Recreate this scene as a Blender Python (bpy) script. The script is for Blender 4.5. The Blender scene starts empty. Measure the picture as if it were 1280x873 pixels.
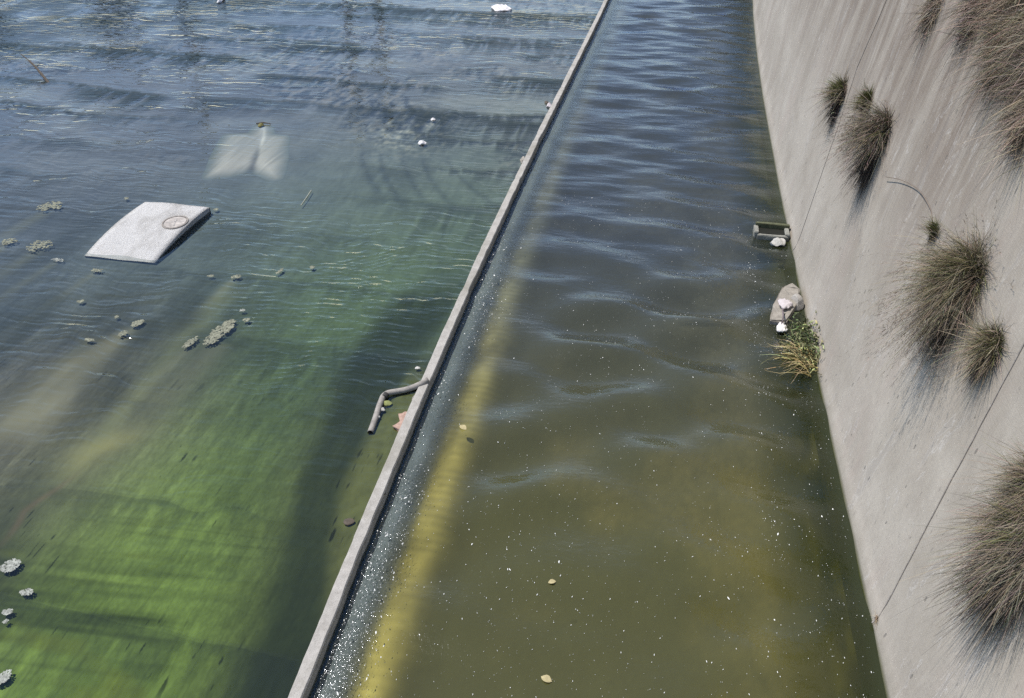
import bpy, bmesh, math, random
import numpy as np
from mathutils import Vector
SC = bpy.context.scene
COL = SC.collection
rng = np.random.default_rng(7)
random.seed(7)
R = math.radians

# ------------------------------------------------------------------ camera
CX, CY, F, H = 640.0, 426.5, 1030.0, 10.0          # photo pixels / metres
PITCH, YAW = R(35.345), R(-10.849)
FW = np.array([math.sin(YAW)*math.cos(PITCH), math.cos(YAW)*math.cos(PITCH), -math.sin(PITCH)])
RT = np.array([math.cos(YAW), -math.sin(YAW), 0.0])
UP = np.cross(RT, FW)
EYE = np.array([0, 0, H])
def ray(px, py): return FW + RT*(px-CX)/F - UP*(py-CY)/F
def G(px, py, z=0.0):                               # where a sight line meets the level z
    d = ray(px, py); t = (z-H)/d[2]; return EYE + t*d
cam = bpy.data.cameras.new('camera'); co = bpy.data.objects.new('camera', cam); COL.objects.link(co)
co.location = EYE
co.rotation_euler = (math.pi/2-PITCH, 0, -YAW)
cam.sensor_width = 36; cam.lens = F/1280*36; cam.shift_y = -10/1280
cam.clip_start = 0.1; cam.clip_end = 3000
SC.camera = co

# ------------------------------------------------------------------ river plan
ZR, ZL = -0.12, 0.0                                 # water levels right / left
PK = [-2.789401892457027e-05, 0.002672764195899632, -0.06205869822833617, -3.6323085247145754]
PB = [1.2717696099193424e-05, -0.0002142150889700676, -0.020157263603123986, 3.907325091380645]
def curve(P, y):
    y = np.asarray(y, float); lo, hi = 5.0, 46.0
    yc = np.clip(y, lo, hi); d = np.polyder(P)
    return np.polyval(P, yc) + np.where(y > hi, np.polyval(d, hi), np.where(y < lo, np.polyval(d, lo), 0))*(y-yc)
def xk(y): return curve(PK, y)                      # kerb centre line
def xb(y): return curve(PB, y)                      # foot of the wall
TH = R(83)
def W(px, py):                                      # sight line to the wall face
    lo, hi = 1.0, 80.0
    d = ray(px, py)
    for _ in range(60):
        m = (lo+hi)/2; p = EYE+m*d
        f = p[0]-(xb(p[1])+(p[2]-ZR)/math.tan(TH))
        if f < 0: lo = m
        else: hi = m
    return EYE+lo*d
def wall_normal(y):
    s = (xb(y+.1)-xb(y-.1))/.2
    n = np.array([-math.sin(TH), s*math.sin(TH), math.cos(TH)]); return n/np.linalg.norm(n)

# ------------------------------------------------------------------ noise
def _h(ix, iy, seed):
    n = (ix.astype(np.int64)*374761393 + iy.astype(np.int64)*668265263 + seed*982451653) & 0x7fffffff
    n = ((n ^ (n >> 13))*1274126177) & 0x7fffffff
    return ((n ^ (n >> 16)) & 0xffff)/65535.0
def vnoise(x, y, seed=0):
    x = np.asarray(x, float); y = np.asarray(y, float)
    ix = np.floor(x); iy = np.floor(y); fx = x-ix; fy = y-iy
    fx = fx*fx*(3-2*fx); fy = fy*fy*(3-2*fy)
    a = _h(ix, iy, seed); b = _h(ix+1, iy, seed); c = _h(ix, iy+1, seed); d = _h(ix+1, iy+1, seed)
    return (a*(1-fx)+b*fx)*(1-fy)+(c*(1-fx)+d*fx)*fy
def fbm(x, y, seed=0, o=4):
    s = 0; a = .5; t = 0
    for k in range(o):
        s = s+a*vnoise(x*2**k+17.3*k, y*2**k-9.1*k, seed+k); t += a; a *= .5
    return s/t
def sstep(a, b, x):
    t = np.clip((x-a)/(b-a), 0, 1); return t*t*(3-2*t)
def lin(c):
    c = np.asarray(c, float)/255
    return np.where(c <= .04045, c/12.92, ((c+.055)/1.055)**2.4)

# ------------------------------------------------------------------ object helpers
def tag(o, label=None, cat=None, group=None, kind=None):
    if label: o['label'] = label
    if cat: o['category'] = cat
    if group: o['group'] = group
    if kind: o['kind'] = kind
    return o
def empty(name, loc, label, cat, group=None):
    o = bpy.data.objects.new(name, None); o.location = loc; o.empty_display_size = .2
    COL.objects.link(o); return tag(o, label, cat, group)
def mesh_obj(name, V, Fc, mat, parent=None, col=None, smooth=True, attrs=None):
    me = bpy.data.meshes.new(name)
    V = np.asarray(V, float)
    if isinstance(Fc, np.ndarray):
        nf, k = Fc.shape
        me.vertices.add(len(V)); me.vertices.foreach_set('co', V.astype(np.float32).ravel())
        me.loops.add(nf*k); me.loops.foreach_set('vertex_index', Fc.astype(np.int32).ravel())
        me.polygons.add(nf)
        me.polygons.foreach_set('loop_start', np.arange(0, nf*k, k, dtype=np.int32))
        me.polygons.foreach_set('use_smooth', np.full(nf, smooth))
        me.update(calc_edges=True)
    else:
        me.from_pydata([tuple(v) for v in V], [], Fc); me.update()
        for p in me.polygons: p.use_smooth = smooth
    if col is not None:
        a = me.attributes.new('Col', 'FLOAT_COLOR', 'POINT')
        c = np.ones((len(V), 4), np.float32); c[:, :3] = np.clip(col, 0, 1); a.data.foreach_set('color', c.ravel())
    for nm, v in (attrs or {}).items():
        a = me.attributes.new(nm, 'FLOAT', 'POINT'); a.data.foreach_set('value', np.asarray(v, np.float32))
    me.materials.append(mat)
    o = bpy.data.objects.new(name, me); COL.objects.link(o)
    if parent is not None:
        o.parent = parent; o.location = -Vector(parent.location) if parent.type == 'EMPTY' and parent.parent is None else (0, 0, 0)
    return o
def bm_obj(name, bm, mat, parent=None, smooth=False):
    bmesh.ops.recalc_face_normals(bm, faces=bm.faces)
    me = bpy.data.meshes.new(name); bm.to_mesh(me); bm.free()
    for p in me.polygons: p.use_smooth = smooth
    me.materials.append(mat)
    o = bpy.data.objects.new(name, me); COL.objects.link(o)
    if parent is not None:
        o.parent = parent; o.location = -Vector(parent.location)
    return o
def grid_faces(nr, nc):
    i = np.arange(nr*nc).reshape(nr, nc)
    return np.stack([i[:-1, :-1], i[:-1, 1:], i[1:, 1:], i[1:, :-1]], -1).reshape(-1, 4)
def tube(points, rad, n=10, hollow=0.0):
    """a swept pipe; open and hollow when hollow>0"""
    P = [Vector(p) for p in points]; bm = bmesh.new(); rings = []
    for i, p in enumerate(P):
        t = (P[min(i+1, len(P)-1)]-P[max(i-1, 0)]).normalized()
        a = t.cross(Vector((0, 0, 1))).normalized(); b = a.cross(t)
        r = rad[i] if hasattr(rad, '__len__') else rad
        rings.append([[bm.verts.new(p+(a*math.cos(q)+b*math.sin(q))*rr) for q in [2*math.pi*k/n for k in range(n)]] for rr in ((r, r*hollow) if hollow else (r,))])
    for i in range(len(P)-1):
        for w in range(len(rings[0])):
            for k in range(n):
                f = (rings[i][w][k], rings[i][w][(k+1) % n], rings[i+1][w][(k+1) % n], rings[i+1][w][k])
                bm.faces.new(f)
    for e in (0, -1):
        if hollow:
            for k in range(n): bm.faces.new((rings[e][0][k], rings[e][0][(k+1) % n], rings[e][1][(k+1) % n], rings[e][1][k]))
        else: bm.faces.new(rings[e][0])
    return bm
def smooth_path(pts, n=8):
    P = [np.array(p, float) for p in pts]; out = []
    P = [2*P[0]-P[1]]+P+[2*P[-1]-P[-2]]
    for i in range(1, len(P)-2):
        for k in range(n):
            t = k/n
            out.append(.5*((2*P[i])+(P[i+1]-P[i-1])*t+(2*P[i-1]-5*P[i]+4*P[i+1]-P[i+2])*t*t+(-P[i-1]+3*P[i]-3*P[i+1]+P[i+2])*t**3))
    out.append(P[-2]); return out
def stone_bm(size, seed, sub=3, flat=1.0, cut=0.0):
    r = random.Random(seed); bm = bmesh.new()
    bmesh.ops.create_icosphere(bm, subdivisions=sub, radius=1)
    planes = [(Vector((r.uniform(-1, 1), r.uniform(-1, 1), r.uniform(-.6, 1))).normalized(), r.uniform(.55, .85)) for _ in range(9)]
    for v in bm.verts:
        for n, d in planes:
            e = v.co.dot(n)-d
            if e > 0: v.co -= n*e
        v.co *= 1+r.uniform(-.02, .02)
        v.co = Vector((v.co.x*size[0], v.co.y*size[1], v.co.z*size[2]))
    return bm
def place(bm, loc, rz=0.0):
    c, s = math.cos(rz), math.sin(rz)
    for v in bm.verts: v.co = Vector((v.co.x*c-v.co.y*s+loc[0], v.co.x*s+v.co.y*c+loc[1], v.co.z+loc[2]))
    return bm

# ------------------------------------------------------------------ material helpers
class N:
    def __init__(s, name):
        s.m = bpy.data.materials.new(name); s.m.use_nodes = True; s.t = s.m.node_tree; s.t.nodes.clear()
        s.out = s.t.nodes.new('ShaderNodeOutputMaterial')
    def n(s, typ, ins=None, **kw):
        x = s.t.nodes.new(typ)
        for k, v in kw.items(): setattr(x, k, v)
        for k, v in (ins or {}).items():
            if isinstance(v, bpy.types.NodeSocket): s.t.links.new(v, x.inputs[k])
            else: x.inputs[k].default_value = v
        return x
    def link(s, a, b): s.t.links.new(a, b)
    def math(s, op, a, b=0.0, clamp=False):
        x = s.n('ShaderNodeMath', {0: a, 1: b}, operation=op); x.use_clamp = clamp; return x.outputs[0]
    def mixc(s, f, a, b, bt='MIX'):
        x = s.n('ShaderNodeMix', data_type='RGBA', blend_type=bt)
        for k, v in ((0, f), (6, a), (7, b)):
            if isinstance(v, bpy.types.NodeSocket): s.t.links.new(v, x.inputs[k])
            else: x.inputs[k].default_value = v if k == 0 else (*v, 1)
        return x.outputs[2]
    def pos(s, sc=(1, 1, 1), rot=(0, 0, 0), loc=(0, 0, 0)):
        g = s.n('ShaderNodeNewGeometry')
        return s.n('ShaderNodeMapping', {0: g.outputs['Position'], 1: loc, 2: rot, 3: sc}).outputs[0]
    def noise(s, vec, scale, detail=3, rough=.5, dist=0.0):
        return s.n('ShaderNodeTexNoise', {'Vector': vec, 'Scale': scale, 'Detail': detail, 'Roughness': rough, 'Distortion': dist}).outputs[0]
    def ramp(s, f, *st):
        x = s.n('ShaderNodeValToRGB', {0: f}); e = x.color_ramp.elements
        while len(e) < len(st): e.new(.5)
        for k, (p, c) in enumerate(st):
            e[k].position = p; e[k].color = (*c, 1) if hasattr(c, '__len__') else (c, c, c, 1)
        return x.outputs[0]
    def mr(s, f, a, b, c=0.0, d=1.0):
        return s.n('ShaderNodeMapRange', {0: f, 1: a, 2: b, 3: c, 4: d}).outputs[0]
    def bump(s, h, dist, strength=1.0, nrm=None):
        i = {'Height': h, 'Distance': dist, 'Strength': strength}
        if nrm is not None: i['Normal'] = nrm
        return s.n('ShaderNodeBump', i).outputs[0]
    def pbsdf(s, col, rough=.8, nrm=None, spec=.3):
        b = s.n('ShaderNodeBsdfPrincipled', {'Roughness': rough, 'Specular IOR Level': spec})
        if isinstance(col, bpy.types.NodeSocket): s.link(col, b.inputs['Base Color'])
        else: b.inputs['Base Color'].default_value = (*col, 1)
        if nrm is not None: s.link(nrm, b.inputs['Normal'])
        s.link(b.outputs[0], s.out.inputs[0]); return s.m
    def attr(s, name):
        return s.n('ShaderNodeAttribute', attribute_name=name)

def plain(name, col, rough=.8, var=.25, scale=14, bump=.006):
    k = N(name); p = k.pos()
    n1 = k.noise(p, scale, 6, .65)
    c = k.mixc(k.mr(n1, .3, .7), tuple(np.array(col)*(1-var)), tuple(np.array(col)*(1+var)))
    return k.pbsdf(c, rough, k.bump(k.noise(p, scale*3, 4, .6), bump))
def attr_mat(name, rough=.85, spec=.15, two_sided_glow=0.0):
    k = N(name); a = k.attr('Col').outputs['Color']
    m = k.pbsdf(a, rough, None, spec)
    return m

# concrete wall -----------------------------------------------------------
def wall_material():
    k = N('weathered_concrete')
    g = k.pos()
    # s: along the river (y), z: up.  streaks run down the face
    vs = k.pos((1, 1.0, .07))
    st = k.noise(vs, 2.3, 6, .62, .4)                              # broad run-off stains
    st2 = k.noise(k.pos((1, 1, .05)), 14, 4, .6, .3)               # fine run-off streaks
    cl = k.noise(g, .55, 5, .6, .3)                                # cloudy patches
    sp = k.noise(g, 55, 3, .6)
    base = k.mixc(k.mr(cl, .3, .7), (.298, .264, .220), (.470, .434, .380))
    base = k.mixc(k.mr(st2, .42, .68, 0, .10), base, (.56, .525, .485))
    base = k.mixc(k.mr(st2, .46, .30, 0, .07), base, (.22, .19, .168))
    pinkm = k.math('MULTIPLY', k.mr(k.noise(k.pos((1, .8, .25)), 1.1, 4, .6), .5, .72), k.mr(st, .4, .65, .2, .8))
    base = k.mixc(k.math('MULTIPLY', pinkm, .8), base, (.40, .325, .29))
    # brown-grey soil stains are confined to the upper, far part under the thick grass
    z = k.n('ShaderNodeSeparateXYZ', {0: k.n('ShaderNodeNewGeometry').outputs['Position']}).outputs
    up = k.math('MULTIPLY', k.mr(z[2], 2.0, 5.2), k.mr(z[1], 9.0, 13))
    soil = k.math('MULTIPLY', up, k.mr(st, .38, .54, .32, 1))
    base = k.mixc(k.math('MULTIPLY', soil, .9), base, (.165, .128, .10))
    ups = k.math('MULTIPLY', k.mr(k.math('ADD', z[2], k.math('MULTIPLY', z[1], .22)), 10.2, 11.0), k.mr(z[1], 24, 27)); base = k.mixc(k.math('MULTIPLY', ups, .9), base, (.06, .052, .04))  # out-of-view upstream face darkened so the water mirrors something dark
    greys = k.math('MULTIPLY', k.mr(k.noise(k.pos((1, 2.2, .12)), 1.6, 5, .6), .56, .74), up)
    base = k.mixc(k.math('MULTIPLY', greys, .7), base, (.17, .155, .15))
    # form-work lines: fine lines along the pour
    wv = k.noise(k.pos((1, .5, 9)), 6, 3, .55, .2)
    base = k.mixc(k.mr(wv, .35, .65, 0, .07), base, (.30, .28, .26))
    # pock marks, elongated downwards
    gs = k.n('ShaderNodeSeparateXYZ', {0: g}).outputs
    def vec2(sz, ox): return k.n('ShaderNodeCombineXYZ', {0: k.math('ADD', gs[1], k.math('MULTIPLY', gs[2], ox)), 1: k.math('MULTIPLY', gs[2], sz)}).outputs[0]
    vo = k.n('ShaderNodeTexVoronoi', {'Vector': vec2(.38, .05), 'Scale': 2.1, 'Randomness': 1}, voronoi_dimensions='2D').outputs['Distance']
    pock = k.math('MULTIPLY', k.mr(vo, .028, .050, 1, 0), k.mr(k.noise(g, 3.1, 2), .47, .53))
    base = k.mixc(k.math('MULTIPLY', pock, .7), base, (.12, .11, .10))
    vo2 = k.n('ShaderNodeTexVoronoi', {'Vector': vec2(.3, -.12), 'Scale': 5.0, 'Randomness': 1}, voronoi_dimensions='2D').outputs['Distance']
    pock2 = k.math('MULTIPLY', k.mr(vo2, .05, .085, 1, 0), k.mr(k.noise(g, 2.3, 2), .5, .58))
    base = k.mixc(k.math('MULTIPLY', pock2, .5), base, (.17, .155, .145))
    sc = k.noise(k.pos((1, 1, .10)), 17, 2, .5, .35)
    scm = k.mr(k.noise(k.pos((1, .8, .5)), 1.7, 3, .6), .46, .60)
    line = k.math('MULTIPLY', k.mr(k.math('ABSOLUTE', k.math('SUBTRACT', sc, .5)), .004, .016, 1, 0), scm)
    base = k.mixc(k.math('MULTIPLY', line, .42), base, (.20, .178, .16))
    sc2 = k.noise(k.pos((1, 1, .16), (0, 0, 0), (0, 7, 3)), 21, 2, .5, .35)
    line2 = k.math('MULTIPLY', k.mr(k.math('ABSOLUTE', k.math('SUBTRACT', sc2, .5)), .004, .018, 1, 0), k.mr(k.noise(k.pos((1, .7, .4), (0, 0, 0), (0, 3, 9)), 1.9, 3, .6), .48, .62))
    base = k.mixc(k.math('MULTIPLY', line2, .40), base, (.60, .57, .53))
    mott = k.noise(k.pos((1, 1, .6)), 9, 5, .72); base = k.mixc(k.mr(mott, .38, .62, 0, .24), base, (.27, .245, .22))
    grit = k.noise(g, 120, 2, .6); base = k.mixc(k.mr(grit, .52, .66, 0, .30), base, (.20, .18, .165)); base = k.mixc(k.mr(grit, .46, .34, 0, .25), base, (.62, .59, .55))
    # spalled patches (pale edge, greyer inside)
    spl = k.noise(k.pos((1, 1.6, .45)), 1.9, 5, .62, .6)
    base = k.mixc(k.mr(spl, .635, .64, 0, .26), base, (.30, .285, .275))
    edge = k.math('MULTIPLY', k.mr(spl, .622, .634), k.mr(spl, .634, .642, 1, 0))
    base = k.mixc(k.math('MULTIPLY', edge, .5), base, (.62, .6, .58))
    # damp dark foot
    foot = k.mr(k.math('ADD', z[2], k.math('MULTIPLY', k.noise(k.pos((1, 1, .3)), 5, 4, .65), -.16)), -.17, .03, 1, 0)
    base = k.mixc(k.math('MULTIPLY', foot, .35), base, (.10, .10, .07))
    base = k.mixc(k.mr(sp, .3, .7, 0, .16), base, (.26, .24, .225))
    base = k.mixc(k.mr(z[2], -.06, -.13), base, k.mixc(k.noise(g, 4, 4, .6), (.018, .024, .009), (.085, .088, .022)))
    hgt = k.math('ADD', k.math('ADD', k.math('MULTIPLY', sp, .35), k.math('MULTIPLY', wv, .4)), k.math('MULTIPLY', pock, -1.2))
    hgt = k.math('ADD', hgt, k.math('MULTIPLY', st2, .2))
    return k.pbsdf(base, .92, k.bump(hgt, .008, .7), .2)

def concrete_pale(name, a, b, scale=9, bump=.01, stain=None):
    k = N(name); g = k.pos()
    c = k.mixc(k.mr(k.noise(g, scale, 6, .65), .3, .7), a, b)
    c = k.mixc(k.mr(k.noise(g, 46, 3, .7), .5, .75, 0, .35), c, tuple(np.array(a)*.5))
    if stain is not None:
        c = k.mixc(k.mr(k.noise(k.pos((1, .5, 1)), 1.3, 5, .65), .5, .72, 0, .7), c, stain)
    return k.pbsdf(c, .9, k.bump(k.noise(g, 40, 5, .7), bump), .2)

# water -----------------------------------------------------------------
def water_left_material():
    k = N('shallow_water')
    mask = k.mr(k.noise(k.pos((.16, .34, 1)), 1.0, 3, .5, .6), .40, .62)            # rippled and slick patches
    w1 = k.n('ShaderNodeTexWave', {'Vector': k.pos((.30, 1, 1)), 'Scale': 1.9, 'Distortion': 6.5, 'Detail': 3, 'Detail Scale': .8, 'Detail Roughness': .5},
             wave_type='BANDS', bands_direction='Y').outputs['Fac']
    wn = k.math('MULTIPLY', k.math('SUBTRACT', k.noise(k.pos((.55, .5, 1)), 1.0, 3, .5), .5), 1.5)
    def warped(sc):
        q = k.n('ShaderNodeSeparateXYZ', {0: k.n('ShaderNodeNewGeometry').outputs['Position']}).outputs
        return k.n('ShaderNodeCombineXYZ', {0: k.math('MULTIPLY', q[0], sc[0]), 1: k.math('MULTIPLY', k.math('ADD', q[1], wn), sc[1])}).outputs[0]
    w2 = k.noise(warped((.50, 2.6)), 1.6, 1.2, .45, .3)
    w3 = k.noise(warped((1.0, 4.2)), 1.7, 1.2, .5, .3)
    w4 = k.noise(k.pos((.25, .9, 1), (0, 0, .05)), .9, 2, .5)
    h = k.math('ADD', k.math('MULTIPLY', w1, .0042), k.math('MULTIPLY', w2, .072))
    h = k.math('ADD', h, k.math('MULTIPLY', w3, .012))
    h = k.math('MULTIPLY', h, k.math('ADD', k.math('MULTIPLY', mask, .6), .4))
    h = k.math('MULTIPLY', h, k.attr('ripple').outputs['Fac'])
    h = k.math('ADD', h, k.math('MULTIPLY', k.attr('crest').outputs['Fac'], .0088))
    h = k.math('ADD', h, k.math('MULTIPLY', w4, .022))
    nrm = k.bump(h, 1.0)
    gl = k.n('ShaderNodeBsdfGlossy', {'Color': (.95, .97, 1.0, 1), 'Roughness': .05, 'Normal': nrm})
    tr = k.n('ShaderNodeBsdfTransparent', {'Color': (.93, .96, .95, 1)})
    fr = k.n('ShaderNodeFresnel', {'IOR': 1.45, 'Normal': nrm})
    mx = k.n('ShaderNodeMixShader', {0: fr.outputs[0], 1: tr.outputs[0], 2: gl.outputs[0]})
    wd = k.attr('weed').outputs['Fac']
    df = k.n('ShaderNodeBsdfDiffuse', {'Color': (.026, .036, .036, 1)})
    m2 = k.n('ShaderNodeMixShader', {0: k.math('MULTIPLY', wd, .64), 1: mx.outputs[0], 2: df.outputs[0]})
    k.link(m2.outputs[0], k.out.inputs[0]); return k.m
def water_right_material():
    k = N('murky_water')
    dk = k.attr('kerb_distance').outputs['Fac']
    y = k.n('ShaderNodeSeparateXYZ', {0: k.n('ShaderNodeNewGeometry').outputs['Position']}).outputs[1]
    turb = k.mr(dk, .45, 1.0, 1, 0)
    h = k.math('MULTIPLY', k.noise(k.pos((.26, 1.0, 1)), 1.25, 1.5, .42, .25), k.mr(y, 10, 24, .018, .075))
    h = k.math('ADD', h, k.math('MULTIPLY', k.noise(k.pos((1, 1.9, 1), (0, 0, .2)), 5.5, 2, .5), .0075))
    h = k.math('ADD', h, k.math('MULTIPLY', k.noise(k.pos((.5, 1.9, 1), (0, 0, -.06)), 1.6, 2, .5, .3), k.mr(y, 8, 26, .010, .030)))
    fine = k.noise(k.pos((1.3, .8, 1)), 16, 3, .6)
    h = k.math('ADD', h, k.math('MULTIPLY', fine, k.math('ADD', k.math('MULTIPLY', turb, .018), .0042)))
    nrm = k.bump(h, 1.0)
    gl = k.n('ShaderNodeBsdfGlossy', {'Color': (.82, .88, 1.0, 1), 'Roughness': .10, 'Normal': nrm})
    tr = k.n('ShaderNodeBsdfTransparent', {'Color': (.86, .86, .72, 1)})
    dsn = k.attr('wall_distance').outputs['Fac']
    mk = k.n('ShaderNodeBsdfDiffuse', {'Color': k.mixc(k.mr(dsn, .4, 1.5), (.024, .030, .012), k.mixc(k.mr(y, 9, 19), (.102, .101, .036), (.062, .072, .074)))})  # darker towards the wall, painting in the dark reflection there
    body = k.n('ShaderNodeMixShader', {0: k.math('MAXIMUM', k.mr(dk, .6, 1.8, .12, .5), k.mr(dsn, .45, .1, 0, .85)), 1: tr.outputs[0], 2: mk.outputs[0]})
    fr = k.n('ShaderNodeFresnel', {'IOR': 1.42, 'Normal': nrm})
    mx = k.n('ShaderNodeMixShader', {0: fr.outputs[0], 1: body.outputs[0], 2: gl.outputs[0]})
    k.link(mx.outputs[0], k.out.inputs[0]); return k.m

M_wall = wall_material()
M_kerb = concrete_pale('kerb_concrete', (.30, .285, .26), (.43, .412, .382), 6, .014, (.20, .188, .15))
M_slab = concrete_pale('pale_concrete', (.52, .51, .49), (.66, .65, .63), 22, .05, (.30, .285, .26))
M_cover = plain('rusted_iron', (.235, .21, .185), .75, .35, 22)
M_dark = plain('iron_and_bore_shade', (.05, .047, .045), .7, .3, 20)
M_drain = plain('algae_stained_concrete', (.085, .090, .05), .8, .4, 12, .01)
M_drain_pale = plain('wet_concrete', (.22, .22, .195), .7, .3, 12, .01)
M_pipe = plain('weathered_grey_pipe', (.25, .232, .21), .7, .35, 9, .004)
M_brick = plain('faded_red_brick', (.36, .245, .195), .9, .2, 16, .006)
M_rock = plain('tan_rock', (.255, .235, .205), .9, .25, 8, .012)
M_stone = plain('grey_stone', (.42, .41, .38), .9, .2, 12, .01)
M_rag = plain('pale_cloth', (.46, .42, .43), .85, .15, 20, .004)
M_bag = plain('white_plastic', (.62, .60, .60), .5, .06, 20, .004)
M_foam = plain('pale_scum', (.19, .195, .145), .9, .6, 16, .01)
M_foam_glint_white = plain('scum_and_glints', (.27, .28, .25), .8, .7, 16, .01)
M_fleck = plain('foam_and_glints', (.72, .73, .71), .6, .1, 30, .0)
M_leaf_fallen = plain('tan_dead_leaf', (.36, .31, .17), .8, .2, 30, .0)
M_stick = plain('dark_wet_wood', (.075, .06, .045), .7, .3, 20, .004)
M_bed = attr_mat('algae_bed', .95, .05)
M_grass = attr_mat('grass_blades', .7, .2)
M_joint = plain('joint_tar', (.29, .262, .238), .9, .3, 14, .0)
M_ground = plain('dry_ground', (.30, .27, .22), .95, .2, .4, .02)

# ------------------------------------------------------------------ bed, left of the kerb
# broad bed colours (algae, silt, a dark reflection painted in at far left): seen place (photo px) -> albedo
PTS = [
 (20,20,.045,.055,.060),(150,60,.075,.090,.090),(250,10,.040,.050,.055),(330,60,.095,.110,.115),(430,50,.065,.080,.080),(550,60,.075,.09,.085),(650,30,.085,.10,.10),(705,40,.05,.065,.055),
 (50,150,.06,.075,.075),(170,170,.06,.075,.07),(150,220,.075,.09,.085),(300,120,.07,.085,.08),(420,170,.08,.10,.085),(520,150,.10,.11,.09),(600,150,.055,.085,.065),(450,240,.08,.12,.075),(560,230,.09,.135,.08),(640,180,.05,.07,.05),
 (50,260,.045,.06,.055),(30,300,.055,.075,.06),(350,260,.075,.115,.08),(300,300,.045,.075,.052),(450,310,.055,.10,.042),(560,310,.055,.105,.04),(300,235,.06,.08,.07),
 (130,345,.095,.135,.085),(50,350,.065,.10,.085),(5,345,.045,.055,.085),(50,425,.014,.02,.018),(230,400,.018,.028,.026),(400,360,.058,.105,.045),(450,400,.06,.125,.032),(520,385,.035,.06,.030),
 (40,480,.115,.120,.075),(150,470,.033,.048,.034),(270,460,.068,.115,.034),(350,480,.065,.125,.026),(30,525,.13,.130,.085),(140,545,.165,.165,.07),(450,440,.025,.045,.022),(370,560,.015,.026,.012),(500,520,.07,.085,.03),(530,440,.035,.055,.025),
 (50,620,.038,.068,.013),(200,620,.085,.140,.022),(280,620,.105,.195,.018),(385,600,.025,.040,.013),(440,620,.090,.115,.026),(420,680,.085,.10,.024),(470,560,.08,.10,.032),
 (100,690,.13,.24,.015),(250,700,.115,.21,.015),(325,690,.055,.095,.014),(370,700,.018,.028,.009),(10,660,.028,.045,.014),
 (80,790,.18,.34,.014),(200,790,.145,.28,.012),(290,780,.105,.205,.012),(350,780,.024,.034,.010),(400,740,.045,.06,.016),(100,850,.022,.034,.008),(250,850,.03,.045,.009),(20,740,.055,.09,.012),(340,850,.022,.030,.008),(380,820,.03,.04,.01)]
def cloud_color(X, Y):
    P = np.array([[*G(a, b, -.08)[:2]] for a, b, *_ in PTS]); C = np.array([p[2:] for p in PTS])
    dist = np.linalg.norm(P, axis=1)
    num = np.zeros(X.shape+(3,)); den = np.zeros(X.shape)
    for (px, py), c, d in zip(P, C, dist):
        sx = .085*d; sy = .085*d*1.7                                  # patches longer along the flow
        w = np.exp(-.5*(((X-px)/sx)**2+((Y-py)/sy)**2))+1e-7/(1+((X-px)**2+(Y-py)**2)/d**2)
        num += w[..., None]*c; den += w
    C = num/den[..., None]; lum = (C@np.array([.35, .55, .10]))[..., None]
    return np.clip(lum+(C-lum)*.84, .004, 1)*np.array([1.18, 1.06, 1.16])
MOUND_C = G(306, 196, 0)
CLUMPS = [  # px, py, w, h, count, white?, where it lies
 (62,258,34,12,34,0,'pale rubbly clump of river scum far left above the white hump'),
 (12,302,20,8,16,0,'small pale scum clump at the far left edge beside the white hump'),
 (50,307,34,14,30,0,'elongated pale scum clump just left of the white concrete hump'),
 (72,325,22,4,12,1,'thin white row of scum bits near the left corner of the white hump'),
 (275,415,22,34,60,0,'largest pale clump of scum on the green algae below the white hump'),
 (238,428,11,16,18,0,'smaller pale clump just left of the largest scum clump'),
 (172,404,13,9,22,0,'pale scum clump at the head of a long tan silt trail'),
 (154,417,12,8,12,0,'broken pale scum bits just behind the head of the tan silt trail'),
 (13,707,22,16,40,1,'large white clump of painted glints on bright green algae at lower left edge'),  # white bits stand for water glitter, from here down to the corner
 (33,740,18,8,16,1,'white crooked clump of painted glints below the large white clump at lower left'),
 (9,765,14,7,14,1,'small round white clump of painted glints at lower left edge'),
 (7,777,7,5,6,1,'tiny white painted glint directly below the small round white clump'),
 (4,847,16,18,26,1,'white clump of painted glints in the bottom left corner of the shallow water'),
 (121,338,16,4,9,0,'thin pale scum streak below the near edge of the white hump'),
 (100,377,9,4,6,0,'small pale scum bit left of the dark rippled patch'),
 (295,346,11,5,10,0,'small pale scum clump right and below the white hump'),
 (264,345,9,3,6,0,'pale scum bit left of a similar clump below the white hump'),
 (350,339,6,8,8,0,'tall thin scum bit at the left end of a long curved ripple'),
 (390,334,6,4,5,0,'pale scum speck beside the long curved ripple'),
 (303,388,8,4,6,1,'curled white scum scrap above the largest scum clump'),
 (308,400,9,6,8,0,'pale scum clump right above the largest scum clump'),
 (112,425,14,4,9,0,'flat scum bits between two dark rippled patches'),
 (146,396,6,5,5,0,'scum speck just above the tan silt trail head'),
 (158,248,8,3,5,0,'pale scum speck above the white concrete hump'),
 (270,262,6,3,6,0,'dark edged scum caught at the far right corner of the white hump'),
]
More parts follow.
